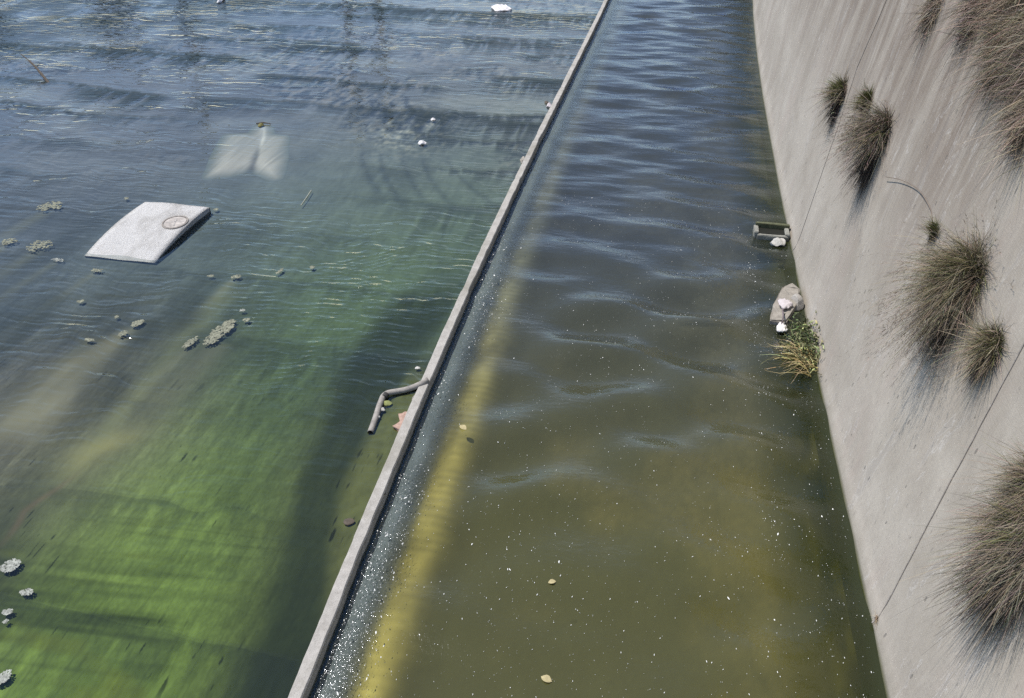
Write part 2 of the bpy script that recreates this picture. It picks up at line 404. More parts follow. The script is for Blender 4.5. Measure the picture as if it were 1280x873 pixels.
def left_bed():
    rows = [float(G(560, r, -.08)[1]) for r in np.arange(-22, 885, 1.45)]
    ys = np.concatenate([np.arange(1.5, min(rows)-.03, .03), np.array(sorted(rows))])
    nu = 560
    u = np.linspace(0, 1, nu)**1.05
    wid = 1.0*(np.abs(np.array([G(-40, max(-30, 0), -.08)[0]]))[0])
    X = np.zeros((len(ys), nu)); Y = np.repeat(ys[:, None], nu, 1)
    for i, y in enumerate(ys):
        k = xk(y)
        X[i] = k-.05-u*(4.3+.72*y)
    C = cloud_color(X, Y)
    d = np.hypot(X, Y)
    # mottling at several sizes, longer along the flow
    m = fbm(X*1.1, Y*.45, 3, 5); C *= (.72+.56*m)[..., None]
    m2 = fbm(X*7, Y*2.2, 9, 4); C *= (.80+.40*m2)[..., None]
    m3 = fbm(X*17, Y*9, 21, 2); C *= (.88+.24*m3)[..., None]
    m4 = vnoise(X*34, Y*22, 25)*.6+vnoise(X*60, Y*34, 26)*.4; C *= (1+.34*(m4-.5)*sstep(24, 12, Y))[..., None]
    fl_ = fbm(X*8.5+.6*vnoise(X*2, Y*1.4, 28), Y*1.15, 27, 3); C *= (1-.15*sstep(.80, .99, 1-np.abs(2*fl_-1))*sstep(20, 10, Y))[..., None]; C *= (1+.24*sstep(.56, .78, fbm(X*5.5, Y*1.6, 29, 4))*sstep(16, 9, Y))[..., None]
    far = sstep(18, 27, Y)
    # algae strands trailing downstream of the slab joints
    S = np.zeros(X.shape)
    for q, (P, L, a, th) in enumerate(((4.6, 1.5, 1.0, .50), (2.35, .8, .8, .54), (6.9, 2.4, .9, .52))):
        warp = 1.5*fbm(X*.16, Y*.05, 40+q, 3)+.25*vnoise(X*1.6, Y*.1, 50+q)
        ph = (Y+warp)/P; fr = (1-(ph-np.floor(ph)))*P                     # metres downstream of a joint
        amp = sstep(.42, .62, fbm(X*.22+7*q, np.floor(ph)*3.7, 60+q, 2))
        st = fbm(X*4.6+vnoise(X*.7, Y*.7, 71+q)*1.2+.25*fr, Y*.36+2.5*vnoise(X*4.6, Y*.05, 75+q), 70+q, 3)+.10*(np.exp(-(fr/.13)**2))
        S = np.maximum(S, a*amp*sstep(th-.055, th+.065, st+.30*np.exp(-fr/(L*.30)))*np.exp(-(fr/L)**2))
    S *= .25+.75*far
    S *= 1-.97*sstep(6, 2.2, np.hypot((X-MOUND_C[0])*.9, (Y-MOUND_C[1])*.8))
    C = C*(1-.80*S[..., None])+np.array([.010, .016, .010])*.8*S[..., None]
    # pale silt between the strands far upstream
    pale = far*sstep(.52, .74, fbm(X*.35, Y*.5, 90, 4))*(1-S)
    C += pale[..., None]*np.array([.060, .064, .058])
    crk = far*sstep(.56, .66, fbm(X*.28, Y*.42, 97, 4)); cf = fbm(X*6, Y*2.6, 98, 3)
    C += (crk*sstep(.57, .70, cf))[..., None]*np.array([.055, .045, .032]); C *= (1-.6*crk*sstep(.47, .36, cf))[..., None]
    # crusty dark and pale flecks in the broken patch beside the white scrap
    e = G(515, 162, -.08); g = np.exp(-(((X-e[0])/1.3)**2+((Y-e[1])/1.9)**2))
    cr = fbm(X*7, Y*5, 95, 3)
    C += (g*sstep(.55, .75, cr))[..., None]*np.array([.16, .15, .11]); C *= (1-.6*g*sstep(.48, .3, cr))[..., None]
    # fan of dark furrows below that patch
    for a, b in (((505,190),(540,262)),((530,195),(570,262)),((560,195),(625,262)),((478,190),(508,262)),((455,185),(480,250))):
        A = G(*a, -.08); B = G(*b, -.08); t = np.clip((A[1]-Y)/(A[1]-B[1]), 0, 1)
        cx = A[0]+(B[0]-A[0])*t**1.4
        w = np.exp(-((X-cx)/(.07+.10*t))**2)*sstep(A[1]+.3, A[1]-.8, Y)*sstep(B[1]-.5, B[1]+.8, Y)
        C *= (1-.30*w)[..., None]
    # silt trails behind the clumps
    for cx, cy, w, h, n, wh, _ in CLUMPS:
        if n < 9 or cy > 690: continue
        p = G(cx, cy+h*.4, -.08); L = 1.2+.05*n; sg = .06+.0035*n
        dn = p[1]-Y; t = np.exp(-((X-p[0]+.12*dn)/(sg*(1+.4*np.clip(dn, 0, 9))))**2)*sstep(-.1, .15, dn)*np.exp(-np.clip(dn, 0, 99)/L)
        C += (t*.55)[..., None]*(np.array([.15, .155, .10])-C)
    def trail(pts, sg, colr, k):
        nonlocal C
        Q = np.array([G(a, b, -.08)[:2] for a, b in pts]); Q = Q[np.argsort(Q[:, 1])]
        cx = np.interp(Y, Q[:, 1], Q[:, 0]); s = np.interp(Y, Q[:, 1], np.linspace(sg[0], sg[1], len(Q)))
        w = np.exp(-((X-cx+.12*(vnoise(X*2, Y*1.5, 12)-.5))/s)**2)*sstep(Q[0, 1]-.6, Q[0, 1]+.6, Y)*sstep(Q[-1, 1]+.2, Q[-1, 1]-.8, Y)
        w *= .55+.9*fbm(X*3, Y*1.4, 33, 3)
        C += np.clip(w*k, 0, 1)[..., None]*(np.array(colr)-C)
    trail([(165,410),(120,440),(70,480),(0,545)], (.85, .16), (.19, .185, .125), .95)
    trail([(300,350),(250,400),(200,460),(150,520),(100,580),(40,620)], (.12, .30), (.15, .165, .085), .4)
    trail([(180,530),(150,548),(110,566),(90,585)], (.35, .35), (.24, .235, .10), .6)
    trail([(100,590),(75,610),(30,640),(0,680)], (.07, .07), (.17, .13, .08), .6)
    trail([(0,615),(60,616)], (.5, .5), (.13, .125, .075), .35)
    # exposed sandy strip beside the lower kerb
    dk = xk(Y)-X
    edge = np.interp(Y, [4, 5.6, 6.5, 8, 9.3, 11, 13], [0, 0, .10, .45, .68, .72, .55])-.12+.15*(fbm(Y*1.1, Y*0+3, 5, 3)-.5)+.12*np.sin(Y*.9)
    s = sstep(edge+.22, edge-.12, dk)*sstep(12.9, 12.2, Y)
    C += (s*.8)[..., None]*(np.array([.098, .108, .036])*(.7+.6*fbm(X*9, Y*6, 15, 3))[..., None]-C)
    # darker soft-edged belt alongside the kerb
    edgew = np.interp(Y, [4, 5.6, 6.5, 8, 9.3, 11, 13, 15, 17], [0, 0, .08, .50, .72, .75, .5, .3, .3])
    wdt = np.interp(Y, [4, 5.6, 6.5, 8, 9.3, 11, 13, 15, 17], [.8, .85, .85, .70, .75, .85, 1.25, 1.2, .6])
    b = sstep(edgew-.30, edgew+.12, dk)*sstep(edgew+wdt+.25, edgew+wdt-.20, dk)*sstep(17, 14, Y)
    C += (b*.76)[..., None]*(np.array([.015, .022, .008])*(.75+.5*m2)[..., None]-C)
    # thin dark weed ticks lying along the flow
    tk = np.maximum(sstep(.80, .87, fbm(X*13, Y*1.6, 120, 2)), sstep(.80, .88, fbm(X*19, Y*2.6, 121, 2)))*sstep(13, 9, Y)*sstep(.40, .58, fbm(X*.9, Y*.7, 122, 2))
    C *= (1-.75*tk)[..., None]
    # transverse dark bars over the bright algae, bottom left
    bar = fbm(X*.20, (Y-.07*X)*1.9, 130, 4); bm_ = sstep(.55, .72, bar)*sstep(6.9, 6.3, Y)*sstep(1.8, 2.6, dk)
    C *= (1-.5*bm_)[..., None]
    # thin wavy darker ribs across the flow, near the bridge
    n_ = fbm(X*.16, (Y-.075*X)*2.6, 131, 3); rib = sstep(.62, .985, 1-np.abs(2*n_-1.0))*sstep(.38, .55, fbm(X*.5, Y*1.2, 132, 2))*sstep(7.6, 6.6, Y)*sstep(.9, 1.6, dk)
    C *= (1-.45*rib)[..., None]
    n_ = fbm(X*.28, (Y-.06*X)*5.5, 133, 2); rib2 = sstep(.60, .98, 1-np.abs(2*n_-1.0))*sstep(.35, .6, fbm(X*.6, Y*1.5, 134, 2))*sstep(9.5, 7.0, Y)*sstep(.6, 1.6, dk)
    C *= (1-.24*rib2)[..., None]
    yel = sstep(.52, .72, fbm(X*.5, Y*1.6, 135, 4))*sstep(8.6, 6.2, Y)*sstep(.9, 1.6, dk)
    C += (yel*.5)[..., None]*(np.array([.105, .125, .016])-C)
    Z = -.08+.05*(s)+.016*(fbm(X*1.3, Y*.8, 140, 3)-.5)
    Z = np.where(dk < .1, -.10, Z)
    V = np.stack([X, Y, Z], -1).reshape(-1, 3)
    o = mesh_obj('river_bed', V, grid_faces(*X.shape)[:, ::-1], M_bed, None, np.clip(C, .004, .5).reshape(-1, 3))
    tag(o, kind='structure')
    # water surface over it: same plan, so that weed reaching the surface can be told from open water
    weed = np.clip(S*(.8+.6*vnoise(X*9, Y*2, 160)), 0, 1)
    Xw = X.copy(); Xw[:, 0] = xk(ys)-.02
    RIP = [(20,20,.8),(200,30,.9),(330,60,.35),(500,40,.5),(680,40,.7),(60,150,.6),(200,140,.9),(330,110,.7),(150,215,.10),(300,190,.05),(420,190,.12),(520,150,.3),(600,200,.35),(470,235,.10),(350,245,.12),
           (40,250,.8),(30,310,.8),(300,285,1.0),(420,285,.9),(560,280,.8),(600,255,.5),(380,330,1.0),(480,330,1.0),(120,345,.25),(30,360,.4),(230,385,.9),(60,410,1.1),(200,430,1.2),(150,470,.9),(400,370,1.0),(450,410,1.2),(520,390,1.0),
           (60,490,.25),(300,420,.5),(270,470,.4),(360,490,.9),(460,450,1.0),(400,520,.7),(240,520,.7),(140,560,.25),(380,560,.5),(100,640,.15),(280,600,.35),(250,680,.18),(100,740,.3),(250,740,.3),(160,790,.25),(360,680,.3),(390,760,.45),(460,600,.12),(100,845,.2),(300,840,.2),(5,700,.3)]
    for px, py, v, sx, sy in ((20,15,.75,.12,.16),(150,8,.7,.10,.12),(255,8,.6,.06,.10),(50,425,.6,.07,.11),(230,400,.6,.05,.12),(150,470,.45,.05,.10),(30,310,.35,.08,.1),(10,660,.4,.05,.1)):  # dark reflection at top left painted as weed; the rest deepens dark patches
        p = G(px, py); dd = math.hypot(p[0], p[1])
        weed = np.maximum(weed, v*np.exp(-.5*(((X-p[0])/(sx*dd))**2+((Y-p[1])/(sy*dd))**2))*sstep(.28, .62, fbm(X*1.6, Y*.5, 640, 4)))
    rip = np.zeros(X.shape); den = np.zeros(X.shape)
    for px, py, v in RIP:
        p = G(px, py); dd = math.hypot(p[0], p[1]); w = np.exp(-.5*(((X-p[0])/(.10*dd))**2+((Y-p[1])/(.14*dd))**2))+1e-7/(1+((X-p[0])**2+(Y-p[1])**2)/dd**2)
        rip += w*v; den += w
    rip = rip/den*(.45+1.1*fbm(X*.55, Y*.8, 610, 3))
    crest = np.zeros(X.shape); rr = random.Random(3)
    LINES = [[(383,336),(450,323),(520,307),(562,303)], [(205,503),(255,514),(320,520),(372,521)], [(300,372),(360,380),(430,381),(500,374)], [(330,428),(370,430),(420,427)], [(400,497),(440,503),(470,512)], [(290,458),(340,462),(400,459)], [(235,556),(300,562),(360,561)], [(130,715),(175,717),(190,712)], [(230,767),(262,757),(275,752)], [(385,806),(400,800),(420,798)], [(360,410),(420,413),(470,408)], [(395,352),(450,356),(530,350)]]
    for _ in range(34):
        px = rr.uniform(270, 520); py = rr.uniform(290, 560); ln = rr.uniform(30, 110); sg = rr.uniform(-6, 8)
        LINES.append([(px-ln/2, py+rr.uniform(-3, 3)), (px, py+sg), (px+ln/2, py+rr.uniform(-3, 3))])
    for q, L in enumerate(LINES):
        P = np.array(smooth_path([G(*p) for p in L], 8))[:, :2]; P = P[np.argsort(P[:, 0])]
        sel = (X > P[0, 0]-.2) & (X < P[-1, 0]+.2) & (np.abs(Y-P[:, 1].mean()) < 2.5)
        xs, yy = X[sel], Y[sel]
        cy_ = np.interp(xs, P[:, 0], P[:, 1])+.03*np.sin(xs*7+q)+.06*(vnoise(xs*2.3, xs*0, 620+q)-.5)
        e = sstep(P[0, 0]-.1, P[0, 0]+.25*(P[-1, 0]-P[0, 0]), xs)*sstep(P[-1, 0]+.1, P[-1, 0]-.25*(P[-1, 0]-P[0, 0]), xs)
        am = (1.0 if q < 12 else rr.uniform(.35, .8))*(.12+.88*float(sstep(8, 14, P[:, 1].mean())))
        lam = .10+.0055*yy
        crest[sel] += am*e*(np.exp(-((yy-cy_)/(.060+.0016*yy))**2)+.70*np.exp(-((yy-cy_+.5)/.75)**2)*np.clip(np.cos(2*math.pi*(yy-cy_)/lam), 0, 1)**1.5*(.4+.8*vnoise(xs*1.1, yy*1.5, 650+q)))
    V = np.stack([Xw, Y, np.full(X.shape, ZL)], -1).reshape(-1, 3)
    Fw = grid_faces(*X.shape)[:, ::-1]; nV = len(V)
    edge = np.stack([np.full(len(ys), -160.0), ys, np.full(len(ys), ZL)], -1)
    a = np.arange(len(ys))*X.shape[1]+X.shape[1]-1; b = nV+np.arange(len(ys))
    Fe = np.stack([a[:-1], b[:-1], b[1:], a[1:]], -1)[:, ::-1]
    yl = ys[-1]; far_ys = np.concatenate([[yl], np.arange(yl+2, 60, 2), np.arange(60, 260, 10)])
    V3 = np.array([p for y in far_ys for p in ((-160.0, y, ZL), (float(xk(y))-.02, y, ZL))]); n3 = nV+len(edge)
    i = np.arange(len(far_ys)-1)*2+n3; Ff = np.stack([i, i+1, i+3, i+2], -1)
    zz = np.zeros(len(edge)+len(V3)); wd = np.concatenate([weed.ravel(), zz]); rp = np.concatenate([rip.ravel(), zz+.6]); cs = np.concatenate([crest.ravel(), zz])
    tag(mesh_obj('shallow_water', np.vstack([V, edge, V3]), np.vstack([Fw, Fe, Ff]), water_left_material(), None, None, True, {'weed': wd, 'ripple': rp, 'crest': cs}), kind='structure')
left_bed()

def strip(name, ys, xl, xr, z, mat, kind='structure'):
    V = []; 
    for y in ys: V += [(xl(y), y, z), (xr(y), y, z)]
    Fc = [(2*i, 2*i+1, 2*i+3, 2*i+2) for i in range(len(ys)-1)]
    return tag(mesh_obj(name, V, Fc, mat), kind=kind)
ys_w = list(np.arange(-6, 60, .5))+list(np.arange(60, 260, 10))
# one ground sheet to the horizon, below everything
g = plain('silt', (.065, .075, .05), .95, .3, .6, .0)
tag(mesh_obj('ground', [(-1500, -1500, -1.9), (1500, -1500, -1.9), (1500, 1500, -1.9), (-1500, 1500, -1.9)], [(0, 1, 2, 3)], M_ground), kind='structure')
strip('outer_river_bed', ys_w, lambda y: -150.0, lambda y: float(xk(y))-.03, -.16, g)

# ------------------------------------------------------------------ low-flow channel (right)
def swell(X, Y):
    r = np.random.default_rng(11); z = np.zeros(X.shape)
    for k in range(22):
        lam = math.exp(r.uniform(math.log(.42), math.log(2.6))); ang = r.normal(0, .33); ph = r.uniform(0, 6.28)
        w = 2*math.pi/lam
        fary = sstep(12, 22, Y) if lam < .95 else 1-.35*sstep(14, 26, Y)
        a = .0058*lam**.95*(.55 if lam < .95 else (1+2.1*sstep(5.5, 8, Y)*sstep(1.1, 1.4, lam))*(1-.62*sstep(14, 24, Y)))
        pat = .4+1.2*fbm(X*.35+k, Y*.25, 200+k, 2)
        t = np.sin(w*(Y*math.cos(ang)+X*math.sin(ang))+ph+1.5*fbm(X*.5, Y*.3, 230+k, 2))
        z += a*pat*(t+.25*t*t)*fary if lam < .95 else a*pat*t
    return z*(.35+.65*sstep(5.0, 8.5, Y))*(.5+.5*sstep(1.0, 2.2, X-xk(Y)))
def right_water():
    ys = np.concatenate([np.arange(2, 24, .055), np.arange(24, 52, .11), np.arange(52, 200, 2.0)])
    nu = 130; u = np.linspace(0, 1, nu)
    Y = np.repeat(ys[:, None], nu, 1)
    a = xk(ys)+.05; b = xb(ys)+.06
    X = a[:, None]+(b-a)[:, None]*u
    dk = X-xk(Y); ds = xb(Y)-X
    damp = sstep(.0, 1.3, dk)*.85+.15; damp *= .25+.75*sstep(.0, 1.2, ds)
    Z = ZR+swell(X, Y)*damp
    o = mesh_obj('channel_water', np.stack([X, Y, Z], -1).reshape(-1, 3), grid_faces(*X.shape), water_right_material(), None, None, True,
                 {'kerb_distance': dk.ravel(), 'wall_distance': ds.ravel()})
    tag(o, kind='structure')
def rz(x, y):
    x = np.asarray(x, float); y = np.asarray(y, float); dk = x-xk(y); ds = xb(y)-x
    return ZR+swell(x, y)*(sstep(.0, 1.3, dk)*.85+.15)*(.25+.75*sstep(.0, 1.2, ds))
right_water()
def right_bed():
    ys = np.concatenate([np.arange(2, 30, .09), np.arange(30, 52, .3), np.arange(52, 200, 6.0)])
    nu = 190; u = np.linspace(0, 1, nu)
    Y = np.repeat(ys[:, None], nu, 1); a = xk(ys)+.10; b = xb(ys)+.02
    X = a[:, None]+(b-a)[:, None]*u
    dk = X-xk(Y); ds = xb(Y)-X
    wob = .16*(fbm(Y*.5, X*0, 300, 3)-.5)+.10*(fbm(X*4, Y*3, 301, 3)-.5)
    ledge = np.exp(-(((dk+wob-.92)/.28)**2))*(.35+.95*fbm(X*2.2, Y*1.3, 336, 4))
    Z = -.20-.18*sstep(.35, .7, dk)-.46*sstep(1.1, 2.4, dk)+.06*ledge+.10*sstep(1.0, .2, ds)+.03*(fbm(X*2, Y*2, 310, 3)-.5)
    n1 = fbm(X*.5, Y*.35, 320, 4)[..., None]; n2 = fbm(X*3, Y*2, 330, 4)[..., None]
    C = np.array([.058, .060, .030])*(1-n1)*1.9*np.ones(X.shape+(1,))*.55+np.array([.115, .092, .034])*sstep(.42, .68, n1)
    C = C*(.6+.8*n2)
    gr = (vnoise(X*26, Y*20, 361)*.55+vnoise(X*11, Y*8, 362)*.45)[..., None]; C = C*(.55+.9*gr)
    near = sstep(.75, .35, dk)[..., None]; C = C*(1-near)+near*np.array([.15, .19, .28])*(.7+.6*n2)  # bluish sky reflection beside the kerb painted into the bed colour
    ridge = .88+.12*np.sin(Y*34+5*fbm(X*2, Y*2, 335, 2))
    lk = (ledge*np.interp(Y, [4, 12, 18, 30, 45], [.95, .58, .34, .22, .14])*ridge)[..., None]
    C = C*(1-lk)+lk*np.array([.74, .66, .25])*(.6+.7*n2)
    # dark belt by the wall, upstream painting in a dark reflection; yellow-green algae right at its foot
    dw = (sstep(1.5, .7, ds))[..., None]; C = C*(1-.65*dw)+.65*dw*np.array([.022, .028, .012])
    al = (sstep(.62, .3, ds)*sstep(.42, .62, fbm(X*2.5, Y*.8, 340, 3)+.10*sstep(.35, .05, ds)))[..., None]
    C = C*(1-al)+al*np.array([.15, .14, .024])*(.5+n2)
    sil = np.exp(-((ds-1.55)/.5)**2)*sstep(14, 7, Y)*sstep(.35, .6, fbm(X*.8, Y*.5, 350, 3)); C += sil[..., None]*np.array([.06, .052, .016])
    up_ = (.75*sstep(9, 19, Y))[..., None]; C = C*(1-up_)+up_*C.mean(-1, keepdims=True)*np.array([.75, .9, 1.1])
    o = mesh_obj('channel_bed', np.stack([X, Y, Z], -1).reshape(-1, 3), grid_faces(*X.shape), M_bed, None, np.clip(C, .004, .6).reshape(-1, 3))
    tag(o, kind='structure')
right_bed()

# ------------------------------------------------------------------ kerb between the two channels
def kerb():
    ys = np.concatenate([np.arange(2, 30, .12), np.arange(30, 60, .4), np.arange(60, 200, 5.0)])
    V = []
    for y in ys:
        k = float(xk(y)); j1 = .014*(float(fbm(y*1.7, 1.0, 400, 3))-.5)+.008*(float(vnoise(y*7, 2, 401))-.5); j2 = .018*(float(fbm(y*1.5, 5.0, 402, 3))-.5)+.010*(float(vnoise(y*6, 2, 403))-.5)
        zt = .075+.025*(float(fbm(y*.9, 9.0, 404, 3))-.5)
        w = .090-.022*max(0.0, float(vnoise(y*2.3, 7.0, 405))-.72)/.28
        V += [(k-w+j1-.01, y, -.6), (k-w+j1-.004, y, zt-.016), (k-w+j1+.012, y, zt), (k+w+j2-.012, y, zt-.004), (k+w+j2+.004, y, zt-.03), (k+w+j2+.03, y, -.9)]
    n = 6; Fc = []
    for i in range(len(ys)-1):
        for q in range(n-1): Fc.append((i*n+q, i*n+q+1, (i+1)*n+q+1, (i+1)*n+q))
    o = mesh_obj('kerb_wall', V, Fc, M_kerb, None, None, False)
    tag(o, 'long narrow pale concrete kerb wall dividing the green shallows from the deep channel', 'kerb wall')
kerb()

# ------------------------------------------------------------------ embankment wall on the right
WALL_TOP = 8.2
def wall():
    ys = np.concatenate([np.arange(-4, 40, .35), np.arange(40, 60, 1), np.arange(60, 220, 8.0)])
    zs = [-1.2, -.6, -.12, -.02, .3, .8, 1.5, 2.5, 3.5, 4.5, 5.5, 6.5, 7.5, WALL_TOP]
    V = []
    for y in ys:
        for z in zs:
            fl = .06*math.exp(-max(z+.12, 0)/.10) if z > -.3 else .06     # small fillet at the foot
            V.append((float(xb(y))+(z-ZR)/math.tan(TH)-fl+.02*(float(fbm(y*.35, z*.35, 450, 3))-.5), y, z))
        V.append((float(xb(y))+2.2, y, WALL_TOP)); V.append((float(xb(y))+2.2, y, -1.3))
    n = len(zs)+2; Fc = []
    for i in range(len(ys)-1):
        for q in range(n-1): Fc.append((i*n+q, (i+1)*n+q, (i+1)*n+q+1, i*n+q+1))
    o = mesh_obj('concrete_wall', V, Fc, M_wall, None, None, True)
    for p in o.data.polygons: p.use_smooth = abs(p.normal.z) < .5
    tag(o, 'tall steep weathered concrete wall with grass growing on its face', 'concrete wall')
    # vertical construction joints, recessed lines filled with tar
    for pts, w, in (([(1280,430),(1190,600),(1100,772)], .008), ([(1109,0),(1072,84),(1048,158),(1003,289)], .005)):
        base = W(*pts[-1]); y0 = base[1]; bm = bmesh.new(); prev = None
        zz = np.linspace(-.1, WALL_TOP-.02, 90)
        pz = np.array([W(*p) for p in pts]); o_ = np.argsort(pz[:, 2])
        for z in zz:
            yy = float(np.interp(z, pz[o_, 2], pz[o_, 1]))+.03*(float(fbm(z*1.7, y0, 460, 3))-.5)
            ww = w*(.5+1.0*float(vnoise(z*5, y0, 470)))
            fl = .06*math.exp(-max(z+.12, 0)/.10)
            x = float(xb(yy))+(z-ZR)/math.tan(TH)-fl+.02*(float(fbm(yy*.35, z*.35, 450, 3))-.5)-.012
            a = bm.verts.new((x, yy-ww, z)); b = bm.verts.new((x, yy+ww, z))
            a2 = bm.verts.new((x+.03, yy-ww, z)); b2 = bm.verts.new((x+.03, yy+ww, z))
            if prev:
                bm.faces.new((prev[0], prev[1], b, a)); bm.faces.new((prev[0], a, a2, prev[2])); bm.faces.new((prev[1], prev[3], b2, b))
            prev = (a, b, a2, b2)
        j = bm_obj('construction_joint', bm, M_joint, o)
        j.location = (0, 0, 0)
    return o
WALL = wall()
strip('service_road', ys_w, lambda y: float(xb(y))+2.2, lambda y: 150.0, WALL_TOP-.1, M_ground)

# ------------------------------------------------------------------ concrete hump with manhole cover
M_cover_rib = plain('worn_cover_rib', (.35, .33, .31), .8, .3, 9, .01)
def hump():
    x0, x1, y0, y1 = -13.68, -11.78, 15.46, 18.25
    t = empty('manhole_hump', ((x0+x1)/2, (y0+y1)/2, 0), 'white curved concrete hump with a round manhole cover rising from the shallows', 'manhole hump')
    n, m = 28, 12
    def top(v, u):                                   # v 0 near end .. 1 far end
        z = -.05+.22*math.sin(math.pi*min(1, v*.74+.02))**.8
        return z
    bm = bmesh.new(); G_ = []
    for i in range(n+1):
        v = i/n; row = []
        for j in range(m+1):
            u = j/m
            xx = x0+(x1-x0)*u+.03*math.sin(3*v)*(1-u)
            row.append(bm.verts.new((xx, y0+(y1-y0)*v+(.05*math.sin(math.pi*u) if i == n else 0), top(v, u)+.008*math.sin(9*u+5*v))))
        G_.append(row)
    for i in range(n):
        for j in range(m): bm.faces.new((G_[i][j], G_[i][j+1], G_[i+1][j+1], G_[i+1][j]))
    for j, s in ((0, 1), (m, -1)):                   # undercut flanks
        lo = [bm.verts.new((G_[i][j].co.x+s*(.04+.10*math.sin(math.pi*i/n)), G_[i][j].co.y, -.14)) for i in range(n+1)]
        for i in range(n): bm.faces.new((G_[i][j], lo[i], lo[i+1], G_[i+1][j]))
    lo = [bm.verts.new((G_[n][j].co.x, G_[n][j].co.y+.05, -.14)) for j in range(m+1)]
    for j in range(m): bm.faces.new((G_[n][j], G_[n][j+1], lo[j+1], lo[j]))
    bm_obj('concrete_body', bm, M_slab, t, True)
    c = G(218.5, 276, .22); cx, cy = c[0], c[1]
    def ztop(y): return top((y-y0)/(y1-y0), 0)
    def disc(r0, r1, h, name, mat, par, a0=0, a1=2*math.pi, nn=40):
        bm = bmesh.new(); A = []; B = []
        full = a1-a0 > 6.2; cnt = nn if full else nn+1
        for q in range(cnt):
            a = a0+(a1-a0)*q/nn
            for L, r in ((A, r0), (B, r1)):
                x = cx+r*math.cos(a); y = cy+r*1.12*math.sin(a); L.append(bm.verts.new((x, y, ztop(y)+h)))
        for q in range(nn if full else nn):
            q2 = (q+1) % cnt if full else q+1
            bm.faces.new((A[q], B[q], B[q2], A[q2]))
        e = bmesh.ops.extrude_face_region(bm, geom=bm.faces[:])
        for v in [x for x in e['geom'] if isinstance(x, bmesh.types.BMVert)]: v.co.z -= .03
        return bm_obj(name, bm, mat, par)
    ring = disc(.285, .322, .020, 'cover_ring', M_cover, t)
    cov = disc(.02, .270, .014, 'manhole_cover', plain('worn_cover', (.36, .33, .30), .8, .45, 7, .012), t)
    for ang in (.35, 1.92):
        b = bmesh.new(); bmesh.ops.create_cube(b, size=1)
        for v in b.verts: v.co = Vector((v.co.x*.44, v.co.y*.03, v.co.z*.02))
        place(b, (cx, cy, ztop(cy)+.008), ang); k = bm_obj('cover_rib', b, M_cover_rib, cov); k.location = (0, 0, 0)
hump()

# ------------------------------------------------------------------ drowned pale mound with a water channel down its back
def mound():
    c = MOUND_C
    a = np.linspace(-2.4, 2.4, 140); bgrid = np.linspace(-3.1, 3.1, 150)
    A, B = np.meshgrid(a, bgrid)
    # outline from the photo: two lobes; px corners -> metres
    L = [(G(*p, -.02)[:2]-c[:2])*.97 for p in ((286,168),(317,167),(325,156),(333,157),(333,168),(353,170),(346,221),(328,214),(313,209),(285,216),(261,219))]
    def inside(A, B, poly, soft):
        d = np.full(A.shape, 1e9); inn = np.zeros(A.shape, bool); n = len(poly)
        for i in range(n):
            p = np.array(poly[i]); q = np.array(poly[(i+1) % n]); e = q-p
            t = np.clip(((A-p[0])*e[0]+(B-p[1])*e[1])/(e@e), 0, 1)
            d = np.minimum(d, np.hypot(A-p[0]-t*e[0], B-p[1]-t*e[1]))
            cnd = ((p[1] > B) != (q[1] > B)) & (A < (q[0]-p[0])*(B-p[1])/((q[1]-p[1])+1e-9)+p[0]); inn ^= cnd
        return np.where(inn, d, -d)
    d = inside(A, B, L, .3)+.16*(fbm(A*1.3+9, B*.9, 500, 4)-.5)
    h = sstep(-.40, .40, d)
    nt, nb = G(328, 158, 0)[:2]-c[:2], G(313, 212, 0)[:2]-c[:2]
    tt = np.clip((nt[1]-B)/(nt[1]-nb[1]), 0, 1.2); nx = nt[0]+(nb[0]-nt[0])*tt**.8
    notch = np.exp(-((A-nx)/(.05+.09*tt**2))**2)*sstep(nt[1]+.2, nt[1]-.4, B)*sstep(1.12, .92, (nt[1]-B)/(nt[1]-nb[1]))
    Z = -.078+.062*h-.035*notch*h-.035*sstep(.07, .0, h)
    C = np.array([.085, .105, .095])*(1-h[..., None])+h[..., None]*np.array([.36, .35, .31])*(.66+.62*fbm(A*6+3, B*.8+3*vnoise(A*5, B*0, 511), 510, 4))[..., None]
    C = C*(1-.65*(notch*sstep(.35, .75, tt))[..., None])+(.30*np.exp(-((A-nx)/.10)**2)*sstep(.65, .2, tt)*h)[..., None]*np.array([1, 1, .95])
    C *= (.96+.10*sstep(-.1, .1, A-nx))[..., None]  # right lobe painted slightly lighter, as the lit face
    fade = .58+.42*sstep(1.3, -1.3, B); body = h*fade
    C = np.array([.085, .105, .095])*(1-fade[..., None])*h[..., None]*1.0+C*(1-h[..., None])+C*h[..., None]*fade[..., None]
    t = empty('drowned_mound', (c[0], c[1], 0), 'pale drowned concrete mound split by a dark notch just below the surface', 'submerged mound')
    V = np.stack([A+c[0], B+c[1], Z], -1).reshape(-1, 3)
    mesh_obj('mound_body', V, grid_faces(*A.shape), M_bed, t, np.clip(C, .01, .7).reshape(-1, 3))
    p = G(328, 155, .02)
    tw = empty('snagged_twig', (p[0], p[1], .0), 'short dark twig with bits of weed snagged on top of the drowned mound', 'twig')
    bm_obj('twig', tube([(p[0]-.22, p[1], .015), (p[0], p[1]+.03, .05), (p[0]+.28, p[1]+.06, .02)], [.02, .025, .012], 6), M_stick, tw)
    b = stone_bm((.10, .16, .05), 3, 2); place(b, (p[0]-.02, p[1]-.08, .01)); bm_obj('weed', b, plain('olive_weed', (.13, .12, .04)), tw)
mound()

